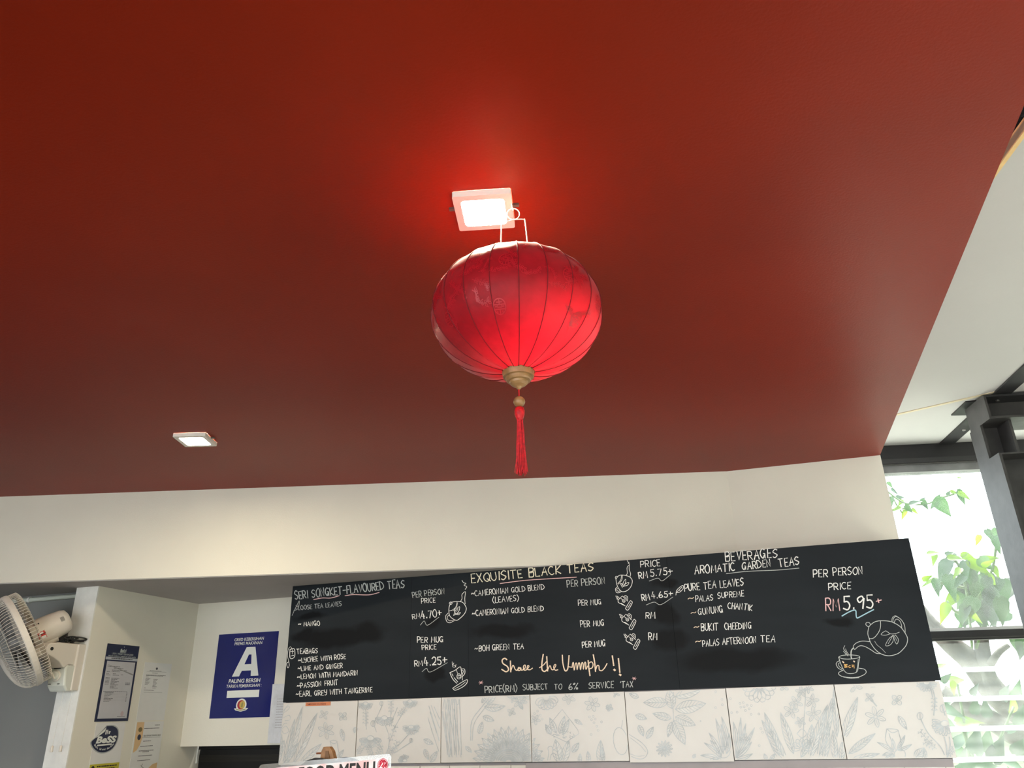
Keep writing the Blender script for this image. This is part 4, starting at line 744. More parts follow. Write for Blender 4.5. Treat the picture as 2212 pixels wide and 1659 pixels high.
cr = [V(p[0], p[1], max(p[2], ztop + .004)) for p in cr]
cable = MB().tube(catmull(cr, 3), .0032, 6).build('power_cord', DARK, None, smooth=True)
tag(cable, 'black power cord coiled in a bundle on top of the fan bracket', 'cord')

# ------------------------------------------------------------------ conduit, notices, sign
PIPE = mat('pale_green_conduit', (.62, .66, .60), rough=.4)
pa, pb = on_y(0, 1289.3, 3.03), on_y(161, 1282.7, 3.03); pz = (pa[2] + pb[2]) / 2 - .018
cd = root('wiring_conduit', (-3.3, 3.035, pz), 'thin pale conduit pipe clipped along the top of the grey wall', 'pipe')
MB().tube([(-5.2, 3.0385, pz), (-3.036, 3.0385, pz)], .0105, 12).build('pipe', PIPE, cd, smooth=True)
cxx = on_y(63, 1286, 3.03)[0]
MB().lathe((cxx - .006, 3.0385, pz), (1, 0, 0), [(.0106, 0), (.0135, 0), (.0135, .012), (.0106, .012)], 16).build('saddle_clip', WHITE, cd)

PAPER = mat('white_paper', (.72, .72, .71), rough=.6, var=.02, vscale=20)
PAPERG = mat('greyish_sleeve_paper', (.50, .50, .53), rough=.35, spec=.5, var=.05, vscale=10)
NAVY = mat('navy_print', (.006, .011, .045), rough=.3, spec=.5)
INK = mat('grey_ink', (.10, .10, .11), rough=.6); BLKINK = mat('black_ink', (.02, .02, .02), rough=.6); WINK = mat('white_print', (.74, .76, .72), rough=.4)
WX = -2.9097
def wall_sheet(y0, y1, z0, z1, d=.0): return Sheet((WX + d, y0, z0), (0, 1, 0), (0, 0, 1), y1 - y0, z1 - z0)
# business permit in a navy holder
y0, y1, z0, z1 = 3.058, 3.262, Z(.012), Z(.347); s = wall_sheet(y0, y1, z0, z1)
pm = root('business_permit', (WX, (y0 + y1) / 2, z0), 'navy framed business permit in a clear sleeve on the pier wall', 'notice')
s.body('holder', NAVY, pm, .003)
mb = MB(); s.rect(mb, .012, .012, s.w - .012, s.h - .076, .0034); mb.build('permit_paper', PAPERG, pm)
mb = MB(); s.rect(mb, .0, s.h - .070, s.w, s.h - .058, .0034); mb.build('title_strip', mat('pale_strip', (.42, .45, .50)), pm)
mb = MB(); s.text(mb, 'LESEN / PERMIT PERNIAGAAN', s.w / 2, s.h - .046, .0075, .0036, width=.135, bold=.012, align='c'); s.text(mb, 'MAJLIS DAERAH CAMERON HIGHLANDS', s.w / 2, s.h - .0565, .0070, .0036, width=.175, bold=.012, align='c')
for k in range(5): s.poly(mb, [(s.w / 2 - .02 + k * .009, s.h - .036), (s.w / 2 - .010 + k * .007, s.h - .036), (s.w / 2 - .009 + k * .007, s.h - .018 - (k % 2) * .006), (s.w / 2 - .018 + k * .008, s.h - .020 - (k % 3) * .003)], .0036)
s.poly(mb, ell(s.w / 2 + .002, s.h - .010, .0025, .0025, 8)[:-1], .0036); mb.build('header_print', mat('silver_print', (.38, .42, .42), rough=.4), pm)
mb = MB(); s.lines(mb, [(.035, .17, s.h - .066)], .0037, .004)
rows = [(.02, .10, .235), (.06, .12, .228), (.05, .145, .219), (.02, .04, .212), (.05, .10, .213), (.02, .035, .203), (.06, .08, .203), (.06, .10, .197), (.11, .125, .200), (.02, .045, .197)]
rows += [(.02, .045, .185 - k * .0055) for k in range(6)] + [(.055, .105 - (k % 3) * .012, .184 - k * .0048) for k in range(10)] + [(.148, .178, .165 - k * .004) for k in range(3)]
rows += [(.02, .17, .126 - k * .0062) for k in range(1)] + [(.03, .085 - (k % 4) * .009, .121 - k * .0062) for k in range(7)] + [(.165, .172, .121 - k * .0062) for k in range(7)] + [(.13, .178, .018)]
s.lines(mb, [(a, b, c) for a, b, c in rows], .0036, .0017); mb.build('permit_print', INK, pm)
mb = MB()
for k in range(6): s.rect(mb, .03, .1195 - k * .0062, .17, .1199 - k * .0062, .0035)
s.poly(mb, [(.018, .2435), (.024, .2435), (.19, .206), (.188, .200)], .0037); mb.build('ruled_line', mat('mid_grey_ink', (.28, .28, .28)), pm)
mb = MB(); s.poly(mb, ell(.158, .032, .010, .011, 12)[:-1], .0036); mb.build('stamp', mat('faded_red_stamp', (.48, .38, .40)), pm)
# plain letter
y0, y1, z0, z1 = 3.318, 3.510, Z(.012), Z(.277); s = wall_sheet(y0, y1, z0, z1)
lt = root('typed_letter', (WX, (y0 + y1) / 2, z0), 'plain white typed letter taped beside the navy permit', 'notice')
s.body('sheet', PAPER, lt, .0012)
mb = MB(); s.lines(mb, [(.04, .125, .226), (.06, .10, .216), (.02, .16, .206), (.02, .14, .203), (.02, .04, .196)] + [(.02, .052 - (k % 3) * .006, .190 - k * .0055) for k in range(6)] + [(.075, .105 - (k % 3) * .005, .187 - k * .0058) for k in range(8)] + [(.02, .03, .146), (.02, .09, .136)], .0015, .0016)
s.poly(mb, ell(.088, .238, .008, .006, 8)[:-1], .0015); s.rect(mb, .02, .223, .16, .2238, .0015); s.rect(mb, .02, .127, .15, .1278, .0015); mb.build('letter_print', INK, lt)
# round cornered badge poster
y0, y1, z0, z1 = 3.073, 3.252, Z(-.250), Z(.006); s = wall_sheet(y0, y1, z0, z1)
bp_ = root('food_safety_poster', (WX, (y0 + y1) / 2, z0), 'white poster with a navy drop badge under the permit', 'poster')
s.body('sheet', PAPER, bp_, .0012)
U = s.w / 340.0; TY = s.h - .006                      # px of the close crop: x from 110, y from 1120 at the top
bq = lambda pts: [((x - 105) * U, TY - (y - 1120) * U * .52) for x, y in pts]
dropo = catmull([(225, 1148), (300, 1150), (355, 1200), (375, 1290), (368, 1400), (330, 1500), (260, 1545), (190, 1540), (130, 1490), (90, 1420), (85, 1370), (130, 1310), (180, 1230), (225, 1148)], 4)
def drop(sc): c = np.array([235, 1350]); return [tuple(c + (np.array(p) - c) * sc) for p in dropo[:-1]]
mb = MB(); s.poly(mb, bq(drop(1.07)), .0015); mb.build('badge_rim', mat('silver_rim', (.40, .42, .42), rough=.35), bp_)
mb = MB(); s.poly(mb, bq(drop(.99)), .0018); bdg = mb.build('badge', NAVY, bp_)
mb = MB(); s.poly(mb, bq([(225, 1165), (214, 1230), (160, 1290), (120, 1325), (160, 1262)]), .0020); mb.build('peeled_corner', WINK, bdg)
mb = MB()
bx = bq([(132, 1400)])[0]; be = bq([(352, 1400)])[0]
s.text(mb, 'BeSS', bx[0], bx[1], .026, .0021, width=be[0] - bx[0], bold=.05, shear=.25)
s.poly(mb, bq([(155, 1425), (315, 1417), (317, 1432), (315, 1440), (155, 1447), (150, 1436)]), .0021)
s.poly(mb, bq([(222, 1215), (230, 1200), (235, 1215), (232, 1275), (222, 1275)]), .0021); s.poly(mb, bq([(238, 1205), (250, 1205), (246, 1275), (240, 1275)]), .0021); s.poly(mb, bq([(256, 1225), (282, 1228), (274, 1255), (270, 1272), (260, 1272)]), .0021)
arc = 'Bersih, Selamat dan Sihat'
for i, ch in enumerate(arc):
    if ch == ' ': continue
    a = math.radians(205 + 130 * i / (len(arc) - 1)); cxp, cyp = 230, 1372; px, py = cxp + 122 * math.cos(a), cyp - 142 * math.sin(a)
    vs_, fs_, wd = text_polys(ch, .02); cpx, cpy = bq([(px, py)])[0]; r_ = a + math.pi / 2; cc, ss = math.cos(r_), math.sin(r_); k = .0085
    mb.add([s.P(cpx + (vx - .3) * k * cc - vy * k * ss, cpy + (vx - .3) * k * ss + vy * k * cc, .0021) for vx, vy in vs_], fs_)
mb.build('badge_lettering', WINK, bdg)
# yellow strip below it
y0, y1, z0, z1 = 3.076, 3.25, Z(-.30), Z(-.163); s = wall_sheet(y0, y1, z0, z1, .0013)
yn = root('yellow_notice', (WX, (y0 + y1) / 2, z0), 'yellow notice overlapping the foot of the badge poster', 'notice')
s.body('sheet', mat('yellow_card', (.50, .45, .05), rough=.5), yn, .0012)
mb = MB(); s.lines(mb, [(.04, .16, s.h - .013), (.055, .15, s.h - .024)], .0015, .0042); s.poly(mb, ell(.018, s.h - .016, .010, .010, 10)[:-1], .0015); mb.build('notice_print', BLKINK, yn)
# certificate with peach side band
y0, y1, z0, z1 = 3.320, 3.512, Z(-.262), Z(.007); s = wall_sheet(y0, y1, z0, z1)
ce = root('hygiene_certificate', (WX, (y0 + y1) / 2, z0), 'white certificate with a peach band below the typed letter', 'notice')
s.body('sheet', PAPER, ce, .0012)
PEACH = mat('peach_print', (.70, .48, .26), rough=.5)
mb = MB(); s.poly(mb, [(.006, s.h - .002), (.055, s.h - .002), (.056, s.h - .07), (.048, s.h - .10), (.030, s.h - .125), (.008, s.h - .135)], .0015); mb.build('peach_band', PEACH, ce); mb = MB(); s.poly(mb, [(.13, s.h - .205), (.15, s.h - .192), (.185, s.h - .185), (.185, s.h - .26), (.10, s.h - .26)], .0015); mb.build('peach_band', PEACH, ce)
mb = MB(); s.text(mb, 'SIJIL PENGIKTIRAFAN BeSS', .062, s.h - .066, .007, .0018, width=.118, bold=.006)
s.lines(mb, [(.06, .165, s.h - .032), (.13, .165, s.h - .018), (.065, .12, s.h - .088), (.05, .135, s.h - .110), (.045, .145, s.h - .130), (.07, .115, s.h - .135), (.045, .14, s.h - .152), (.045, .13, s.h - .172), (.03, .13, s.h - .212), (.04, .13, s.h - .217)], .0017, .0022); s.rect(mb, .055, s.h - .072, .18, s.h - .0712, .0017)
for q in ribbon2(catmull([(.075, s.h - .20), (.085, s.h - .185), (.078, s.h - .195), (.095, s.h - .205), (.07, s.h - .19)], 3), .0012): s.poly(mb, q, .0017)
mb.build('certificate_print', INK, ce)
mb = MB(); s.poly(mb, ell(.034, s.h - .035, .013, .011, 12)[:-1], .0017); mb.build('crest', mat('bronze_print', (.20, .15, .06)), ce)
mb = MB(); s.poly(mb, ell(.034, s.h - .068, .012, .013, 12)[:-1], .0017); mb.build('small_badge', NAVY, ce)
# big blue grade sign on the niche wall
x0, x1, z0, z1 = -2.7535, -2.390, Z(.013), Z(.425); s = Sheet((x0, 3.6597, z0), (1, 0, 0), (0, 0, 1), x1 - x0, z1 - z0)
gs = root('grade_sign', ((x0 + x1) / 2, 3.66, z0), 'glossy blue cleanliness sign with a big letter A', 'sign')
BLUE = mat('deep_blue_print', (.008, .014, .135), rough=.16, spec=.55)
s.body('plate', BLUE, gs, .0025)
sx = s.w / 720.0; sq = lambda pts: [(x * s.w, y * s.h) for x, y in pts]
mb = MB()
s.text(mb, 'GRED KEBERSIHAN', .275 * s.w, .905 * s.h, .0155, .003, width=.49 * s.w, bold=.008, shear=.05); s.text(mb, 'PREMIS MAKANAN', .285 * s.w, .855 * s.h, .0155, .003, width=.46 * s.w, bold=.008, shear=.05)
s.text(mb, 'PALING BERSIH', .255 * s.w, .405 * s.h, .0185, .003, width=.515 * s.w, bold=.018, shear=.1); s.text(mb, 'TARIKH PEMERIKSAAN :', .225 * s.w, .350 * s.h, .0150, .003, width=.575 * s.w, bold=.006, shear=.08)
A_out = [(.300, .480), (.418, .480), (.455, .545), (.605, .545), (.610, .480), (.735, .480), (.640, .825), (.495, .825)]
s.poly(mb, sq([(.300, .480), (.418, .480), (.455, .545), (.486, .620), (.545, .735), (.495, .825)]), .003); s.poly(mb, sq([(.495, .825), (.545, .735), (.588, .735), (.640, .825)]), .003); s.poly(mb, sq([(.588, .735), (.600, .620), (.605, .545), (.610, .480), (.735, .480), (.640, .825)]), .003); s.poly(mb, sq([(.455, .545), (.605, .545), (.600, .620), (.486, .620)]), .003)
s.poly(mb, sq([(.250, .232), (.775, .232), (.775, .315), (.250, .315)]), .003)
mb.build('sign_lettering', WINK, gs)
mb = MB(); s.poly(mb, [(.505 * s.w + .085 * s.w * math.cos(t), .145 * s.h + .075 * s.h * math.sin(t)) for t in np.linspace(0, 6.283, 25)[:-1]], .003); s.poly(mb, sq([(.39, .105), (.42, .085), (.505, .07), (.59, .085), (.625, .108), (.60, .11), (.505, .095), (.41, .11)]), .0031)
em = mb.build('emblem', WINK, gs)
mb = MB(); s.poly(mb, [(.505 * s.w + .062 * s.w * math.cos(t), .148 * s.h + .055 * s.h * math.sin(t)) for t in np.linspace(0, 6.283, 21)[:-1]], .0032); mb.build('emblem_disc', mat('gold_print', (.55, .40, .10)), em)
mb = MB(); th_ = np.linspace(math.radians(60), math.radians(300), 12); s.poly(mb, [(.50 * s.w + .060 * s.w * math.cos(t), .148 * s.h + .053 * s.h * math.sin(t)) for t in th_] + [(.52 * s.w + .048 * s.w * math.cos(t), .148 * s.h + .043 * s.h * math.sin(t)) for t in th_[::-1]], .0034); mb.build('emblem_crescent', mat('dark_red_print', (.35, .02, .03)), em)
mb = MB(); s.poly(mb, sq([(.425, .092), (.505, .080), (.59, .092), (.58, .100), (.505, .090), (.435, .100)]), .0034); s.poly(mb, sq([(.50, .12), (.53, .12), (.535, .165), (.52, .18), (.505, .16)]), .0034); mb.build('emblem_ribbon', mat('olive_print', (.28, .25, .08)), em)
# plastic sleeve with a sheet, hanging at the right of the sign
s = Sheet((-2.392, 3.6500, Z(-.107)), (1, -.02, 0), (0, 0, 1), .21, .273)
ps = root('plastic_sleeve', (-2.30, 3.65, Z(-.107)), 'shiny plastic sleeve of paper hanging right of the blue sign', 'document sleeve')
s.body('sheet', mat('sleeve_plastic', (.66, .68, .72), rough=.18, spec=.6, var=.08, vscale=30, bump=.6, bscale=25, bdist=.01), ps, .0015)
mb = MB(); s.lines(mb, [(.035, .19, .20 - k * .012) for k in range(12)], .0019, .003); mb.build('sheet_print', mat('faint_ink', (.42, .42, .44)), ps)
# dark unit in the hatch under the niche wall
hb = root('roller_shutter', (-2.3, 3.83, 0), 'black ribbed shutter in the opening below the blue sign', 'shutter')
boxo('shutter_panel', BLACK, -2.905, -2.0, 3.815, 3.86, .9, Z(-.116), hb)
for k in range(5): boxo('rib', mat('dark_brown_rib_%d' % k, (.016, .014, .010), rough=.4), -2.905, -2.0, 3.811, 3.816, Z(-.168 - .0065 * k), Z(-.164 - .0065 * k), hb)
boxo('top_rail', BLACK, -2.905, -2.0, 3.80, 3.816, Z(-.136), Z(-.1165), hb, bevel=.002)
struct(boxo('trim_3', WHITE, -2.9095, -2.903, 3.795, 3.81, Z(-.20), Z(-.117)))

# ------------------------------------------------------------------ counter, easel and food menu
ct = root('service_counter', (-1.4, 2.5, 0), 'service counter below the flower tiled wall', 'counter')
boxo('worktop', mat('pale_stone_top', (.5, .48, .45), rough=.3, var=.1, vscale=30), -2.75, .55, 2.10, 2.95, 1.02, 1.06, ct, bevel=.004)
boxo('front_panel', mat('timber_front', (.25, .14, .07), rough=.5, var=.15, vscale=12), -2.70, .50, 2.16, 2.18, 0, 1.02, ct)
boxo('carcass', mat('dark_carcass', (.08, .07, .06)), -2.70, .50, 2.18, 2.90, 0.0, 1.02, ct)
WOOD = mat('brown_easel_wood', (.30, .155, .07), rough=.5, var=.25, vscale=40)
my = 2.40
TL = on_y(560, 1652, my); TR = on_y(846, 1628, my); mex = nrm(TR - TL); mw = np.linalg.norm(TR - TL)
mey = nrm(V(0, .12, 1) - mex * (V(0, .12, 1) @ mex)); mh = .330
OM = TL - mey * mh; s = Sheet(OM, mex, mey, mw, mh)
s.nz = np.cross(mex, mey)                                # faces the camera (-y)
ez = root('table_easel', (on_y(705, 1640, 2.47)[0], 2.50, 1.06), 'small wooden easel standing on the counter behind the food menu', 'easel')
tp = on_y(704, 1613, 2.46)
def ep(u, v, y=2.455): return on_y(u, v, y)
hd = [ep(691, 1640), ep(694, 1622), ep(698, 1613.5), ep(711, 1613), ep(717, 1622), ep(722, 1640)]
MB().prism(hd, V(0, .022, 0)).build('easel_head', WOOD, ez, bevel=.002)
MB().prism([ep(701, 1640, 2.452), ep(703, 1622, 2.452), ep(709, 1622, 2.452), ep(712, 1640, 2.452)], V(0, .004, 0)).build('head_inset', mat('dark_inset_wood', (.17, .085, .035), rough=.5), ez)
MB().tube([ep(684, 1627.5, 2.468), ep(722.5, 1626, 2.468)], .0030, 8).build('dowel_pin', mat('reddish_dowel', (.26, .09, .04), rough=.5), ez, smooth=True)
hc = ep(706, 1640)
for dx, dy in ((-.16, -.02), (.16, -.02), (0, .18)):
    MB().tube([hc + V(dx * .06, .012, 0), V(hc[0] + dx, 2.47 + dy, 1.073)], .011, 4).build('leg', WOOD, ez)
bbk = root('lobed_backboard', (hc[0], 2.44, 1.06), 'black double lobed board leaning on the easel behind the menu', 'board')
s2 = Sheet(OM + V(0, .022, 0), mex, mey, mw, mh)
lob = lambda u, v: on_pl(u, v, OM + V(0, .022, 0), s2.nz)
pts = [lob(*p) for p in [(640, 1665), (649, 1653), (662, 1643), (680, 1637), (692, 1637.5), (705, 1640), (715, 1644), (722, 1643), (733, 1637), (746, 1635), (760, 1637), (773, 1643), (785, 1652), (792, 1662)]]
lo = [p - mey * .24 for p in (pts[-1], pts[0])]
MB().prism(pts + lo, V(0, .006, 0)).build('board', mat('black_card', (.015, .015, .015), rough=.6), bbk)
fm = root('food_menu', (TL[0] + mw / 2, my, OM[2]), 'laminated white food menu with bold black heading on the counter easel', 'menu')
def lam_mat():
    m = glass_mat('laminate_film', .10, (.93, .94, .93), .15, .16); return m
mb = MB(); rc = .008
mb.prism([s.P(rc, 0), s.P(mw - rc, 0), s.P(mw, rc), s.P(mw, mh - rc), s.P(mw - rc, mh), s.P(rc, mh), s.P(0, mh - rc), s.P(0, rc)], s.nz * .0012).build('laminate', lam_mat(), fm)
def mp_(u, v, d): return on_pl(u, v, s.P(0, 0, d), s.nz)
def down(p, d): return p - mey * d
a, b = mp_(596, 1658.5, .0016), mp_(812, 1640.5, .0016)
pinkm = bpy.data.materials.new('pink_washed_paper'); pinkm.use_nodes = True; nt = pinkm.node_tree; n = nt.nodes.new('ShaderNodeTexNoise'); n.inputs['Scale'].default_value = 16
r_ = nt.nodes.new('ShaderNodeValToRGB'); r_.color_ramp.elements[0].color = (.82, .48, .50, 1); r_.color_ramp.elements[0].position = .36; r_.color_ramp.elements[1].color = (.80, .79, .82, 1); r_.color_ramp.elements[1].position = .55
g_ = nt.nodes.new('ShaderNodeNewGeometry'); nt.links.new(g_.outputs['Position'], n.inputs['Vector']); nt.links.new(n.outputs['Fac'], r_.inputs['Fac']); nt.links.new(r_.outputs['Color'], nt.nodes['Principled BSDF'].inputs['Base Color'])
MB().add([down(a, .29), down(b, .29), b, a], [(0, 1, 2, 3)]).build('menu_paper', pinkm, fm)
a, b = mp_(811.5, 1638.5, .0018), mp_(838, 1636.5, .0018)
MB().add([down(a, .055), down(b, .055), b, a], [(0, 1, 2, 3)]).build('logo_label', mat('bright_white_label', (.80, .80, .86)), fm)
mb = MB(); c = mp_(826.5, 1653, .0021); rl = .0175
for q in (ell(0, 0, rl, rl * 1.05, 20), ell(0, 0, rl * .84, rl * .88, 20)):
    for k in ribbon2(q, .0016): mb.add([c + mex * p[0] + mey * p[1] for p in k], [(0, 1, 2, 3)])
for pts_ in ([(-.011, -.004), (-.004, .006), (.002, .012), (.004, .004), (-.002, -.004)], [(.0, -.012), (.006, -.002), (.012, .003), (.010, -.006)], [(-.010, .003), (-.007, .011), (-.002, .014)], [(.004, .012), (.011, .008), (.013, .0)]):
    for k in ribbon2(catmull(pts_, 3), .0045): mb.add([c + mex * p[0] + mey * p[1] for p in k], [(0, 1, 2, 3)])
mb.build('round_logo', mat('crimson_print', (.50, .01, .04)), fm)
mb = MB(); a = mp_(646, 1656.5, .0020); b = mp_(811, 1642, .0020); cap = .040; vs_, fs_, wd = text_polys('FOOD MENU', .03); wdt = np.linalg.norm(b - a)
mb.add([a + mex * (x * wdt / wd) + mey * ((y - 1.06) * cap) for x, y in vs_], fs_); mb.build('heading', BLKINK, fm)

# ------------------------------------------------------------------ porch side: roof, steel, window
fa = math.radians(11); ex = V(math.cos(fa), math.sin(fa), 0); ey = V(-math.sin(fa), math.cos(fa), 0); ez_ = V(0, 0, 1); FA = [ex, ey, ez_]
O = V(1.121, 3.726, 0)
KW = 1.047; RZ = Z(1.227 * KW); L0 = V(.738 * KW, 1.827 * KW, RZ)
far = L0 + ey * 2.75; near = L0 - ey * 2.2
rp = struct(MB().prism([near, far, far + ex * 1.5, near + ex * 1.5], (0, 0, .02)).build('ceiling_porch', ROOFW), 'white boarded porch ceiling beyond the red ceiling edge')
MB().prism([near + V(0, 0, -.004), far + V(0, 0, -.004), far + ex * .012 + V(0, 0, -.004), near + ex * .012 + V(0, 0, -.004)], (0, 0, .03)).build('timber_edge', YELLOW, rp)
a, b = on_z(1930, 896.5, RZ - .003), on_z(2112, 855, RZ - .003); d_ = nrm(b - a); n_ = V(-d_[1], d_[0], 0)
MB().prism([a - d_ * .3, b + d_ * .12, b + d_ * .12 + n_ * .020, a - d_ * .3 + n_ * .020], (0, 0, .006)).build('timber_batten', mat('pale_seam_timber', (.60, .53, .38), rough=.6), rp)
struct(MB().prism([near - ex * 1.0 + V(0, 0, .06), L0 - ex * 1.0 + ey * 2.75 + V(0, 0, .06), L0 + ex * .4 + ey * 2.75 + V(0, 0, .06), near + ex * .4 + V(0, 0, .06)], (0, 0, .02)).build('trim_4', mat('black_roof_felt', (.02, .02, .022), rough=.7, var=.5, vscale=20, bump=.8, bscale=20, bdist=.02)), 'black roof lining in the gap beside the red ceiling')
rf = root('roof_rafter', tuple(on_z(2027, 963, RZ)), 'black rafter crossing the white porch ceiling towards the window', 'rafter')
RZb = RZ - .008
def rz(u, v, z=RZb): return on_z(u, v, z)
q0, q1 = rz(2029, 961), rz(2212, 790); q2, q3 = rz(2061, 959), rz(2212, 826)
dd = nrm(q1 - q0)
MB().prism([q0, q1 + dd * 1.3, q1 + dd * 1.3 + ex * .07, q3, q2], (0, 0, .008)).build('beam', BLACKM, rf)
for u, v in ((2082, 928),): MB().lathe(rz(u, v), (0, 0, -1), [(.008, 0), (.008, .006), (.0, .007)], 10).build('bolt', mat('bright_bolt', (.55, .55, .55), rough=.3, metal=.8), rf)
q = [rz(2055, 898, RZ - .006), rz(2086, 869, RZ - .006), rz(2110, 867, RZ - .006), rz(2110, 897, RZ - .006)]
pu = tag(MB().prism(q, (0, 0, .006)).build('gap_panel', BLACKM), 'black panel standing in for an open gap behind the steel beam', 'gap panel')  # flat black panel standing in for an open gap in the roof
sc_ = root('steel_column', (O[0], O[1], 0), 'dark grey steel H column in front of the window', 'column')
def hsec(z0, z1, x0, x1, y0, y1, tf=.012, tw=.010):
    mb = MB(); mb.obox((O[0], O[1], 0), FA, (x0, y0, z0), (x0 + tf, y1, z1)); mb.obox((O[0], O[1], 0), FA, (x1 - tf, y0, z0), (x1, y1, z1)); ym = (y0 + y1) / 2
    mb.obox((O[0], O[1], 0), FA, (x0 + tf, ym - tw / 2, z0), (x1 - tf, ym + tw / 2, z1)); return mb
hsec(0, Z(.992), 0, .20, 0, .195).build('column_shaft', STEEL, sc_)
MB().obox((O[0], O[1], 0), FA, (0, 0, Z(.992)), (.20, .195, Z(1.0))).build('cap_plate', STEEL, sc_)
MB().obox((O[0], O[1], 0), FA, (0.0, .088, Z(1.0)), (.012, .195, Z(1.16))).build('post_flange', STEEL, sc_)
MB().obox((O[0], O[1], 0), FA, (.012, .135, Z(1.0)), (.095, .147, Z(1.16))).build('post_web', STEEL, sc_)
MB().obox((O[0], O[1], 0), FA, (.095, .03, Z(1.0)), (.107, .195, Z(1.16))).build('post_flange', STEEL, sc_)
sb = root('steel_beam', (O[0], O[1], Z(1.16)), 'dark grey steel channel beam resting on top of the column post', 'beam')
MB().obox((O[0], O[1], 0), FA, (.004, 0, Z(1.1605)), (.014, .192, Z(1.274))).build('end_plate', STEEL, sb)
MB().obox((O[0], O[1], 0), FA, (.014, .0, Z(1.1605)), (.95, .192, Z(1.1705))).build('bottom_flange', STEEL, sb)
MB().obox((O[0], O[1], 0), FA, (.014, .0, Z(1.264)), (.55, .10, Z(1.274))).build('top_flange', BLACKM, sb)
MB().obox((O[0], O[1], 0), FA, (.014, .09, Z(1.1705)), (.95, .10, Z(1.264))).build('beam_web', STEEL, sb)
for xo in (.02, .085): MB().lathe(O + ex * xo + ey * .05 + V(0, 0, Z(1.264)), (0, 0, -1), [(.009, 0), (.009, .008), (.0, .009)], 8).build('bolt_head', STEEL, sb)
# window wall, parallel to the porch
wa = math.radians(13); wx = V(math.cos(wa), math.sin(wa), 0); wy = V(-math.sin(wa), math.cos(wa), 0); WA = [wx, wy, ez_]; W0 = V(.75 * KW, 4.2 * KW, 0)
GREYF = mat('mid_grey_frame', (.20, .205, .21), rough=.5, var=.25, vscale=8)
wn = root('window_1', tuple(W0), kind='structure'); wn['label'] = 'black framed window with a fixed pane above glass louvres'
zk = lambda z: 0. if z == -EYE else Z(z * KW)
Bx = lambda mb, x0, x1, y0, y1, z0, z1: mb.obox(W0, WA, (x0, y0, zk(z0)), (x1, y1, zk(z1)))
XL, XR = -.22, 1.26
Bx(MB(), XL, XR, 0, .10, 1.150, 1.226).build('lintel', BLACKM, wn)
Bx(MB(), XL, XR, -.012, .10, 1.118, 1.150).build('lintel_channel', mat('charcoal_paint', (.035, .035, .037), rough=.5), wn)
MB().tube([W0 + wx * XL + V(0, -.016, zk(1.119)), W0 + wx * XR + V(0, -.016, zk(1.119))], .005, 8).build('lintel_bead', STEEL, wn)
Bx(MB(), XL, XR, .0, .07, 1.080, 1.118).build('head_frame', GREYF, wn)
Bx(MB(), XL, XR, .0, .06, .262, .304).build('transom', BLACKM, wn)
Bx(MB(), XL, XR, .004, .06, .304, .318).build('transom_sill', mat('pale_sill', (.55, .56, .56), rough=.4), wn)
Bx(MB(), XL, XR, -.006, .0, .268, .274).build('transom_bead', STEEL, wn)
Bx(MB(), XL, XR, .0, .08, -EYE, -1.0).build('wall_below', CREAM, wn)
Bx(MB(), XL - .05, XL, .0, .08, -EYE, 1.226).build('jamb', BLACKM, wn)
Bx(MB(), XR, XR + .05, .0, .08, -EYE, 1.226).build('jamb', BLACKM, wn)
GL_ = glass_mat('dusty_window_glass', .05, (.97, 1, .99), .03, .04)
Bx(MB(), XL, XR, .03, .034, .318, 1.08).build('glass_pane', GL_, wn)
LV = glass_mat('louvre_glass', .07, (.95, .99, .97), .05, .06); LVE = mat('whitish_sky_glint', (.85, .90, .88), rough=.25, spec=.6, trans=((.95, 1, .98), .6))
ta = math.radians(20); tz_ = nrm(V(-wy[0] * math.sin(ta), -wy[1] * math.sin(ta), math.cos(ta))) ; tn = np.cross(wx, tz_)
lv0 = None
for k in range(9):
    zb = Z((.133 - .1255 * k) * KW)
    o0 = W0 + wy * .045 + V(0, 0, zb)
    lo_ = MB().obox(o0, [wx, tn, tz_], (XL, -.0025, 0), (XR, .0025, .122 * KW)).build('louvre_blade', LV, wn)
    MB().obox(o0, [wx, tn, tz_], (XL, -.004, -.010), (XR, .004, .010)).build('glint_strip', LVE, lo_)  # whitish strip stands in for sky reflected along the blade

# ------------------------------------------------------------------ garden outside
LEAF = mat('green_leaf', (.020, .048, .030), rough=.35, spec=.5, var=.3, vscale=9, trans=((.05, .13, .03), .30))
LEAFY = mat('yellow_green_leaf', (.045, .095, .014), rough=.4, spec=.4, var=.2, vscale=9, trans=((.17, .30, .01), .45))
LEAFD = mat('dark_green_leaf', (.012, .026, .020), rough=.35, spec=.5, var=.3, vscale=9, trans=((.06, .14, .04), .2))
BARK = mat('pale_mottled_bark', (.055, .050, .043), rough=.85, var=.5, vscale=12, bump=.6, bscale=30, bdist=.01)
GRASS = mat('grass_bank', (.030, .048, .018), rough=.9, var=.5, vscale=3)
gm = struct(MB().prism([(-40, 4.8, -.3), (2.15, 4.8, -.3), (2.15, -2.6, -.3), (60, -2.6, -.3), (60, 70, -.3), (-40, 70, -.3)], (0, 0, .05)).build('ground', mat('pale_bounce_ground', (.60, .60, .55), rough=.9, var=.2, vscale=.6)))  # ground made pale to throw light up onto the ceilings
struct(boxo('ground_low_bounce', mat('dark_low_bounce', (.22, .22, .22), rough=.9, var=.2, vscale=2), -40, 60, -40, -2.6, -.3, -.25))  # unseen rear ground, split off and darkened to cut bounce on the left ceiling
gb = struct(MB().prism([(-6, 8.2, -.25), (12, 8.2, -.25), (14, 16, -.25), (-6, 16, -.25)], (0, 0, .01)).build('trim_5', GRASS))
me_ = gb.data
bank = MB(); nx, ny = 24, 10; vs_ = []
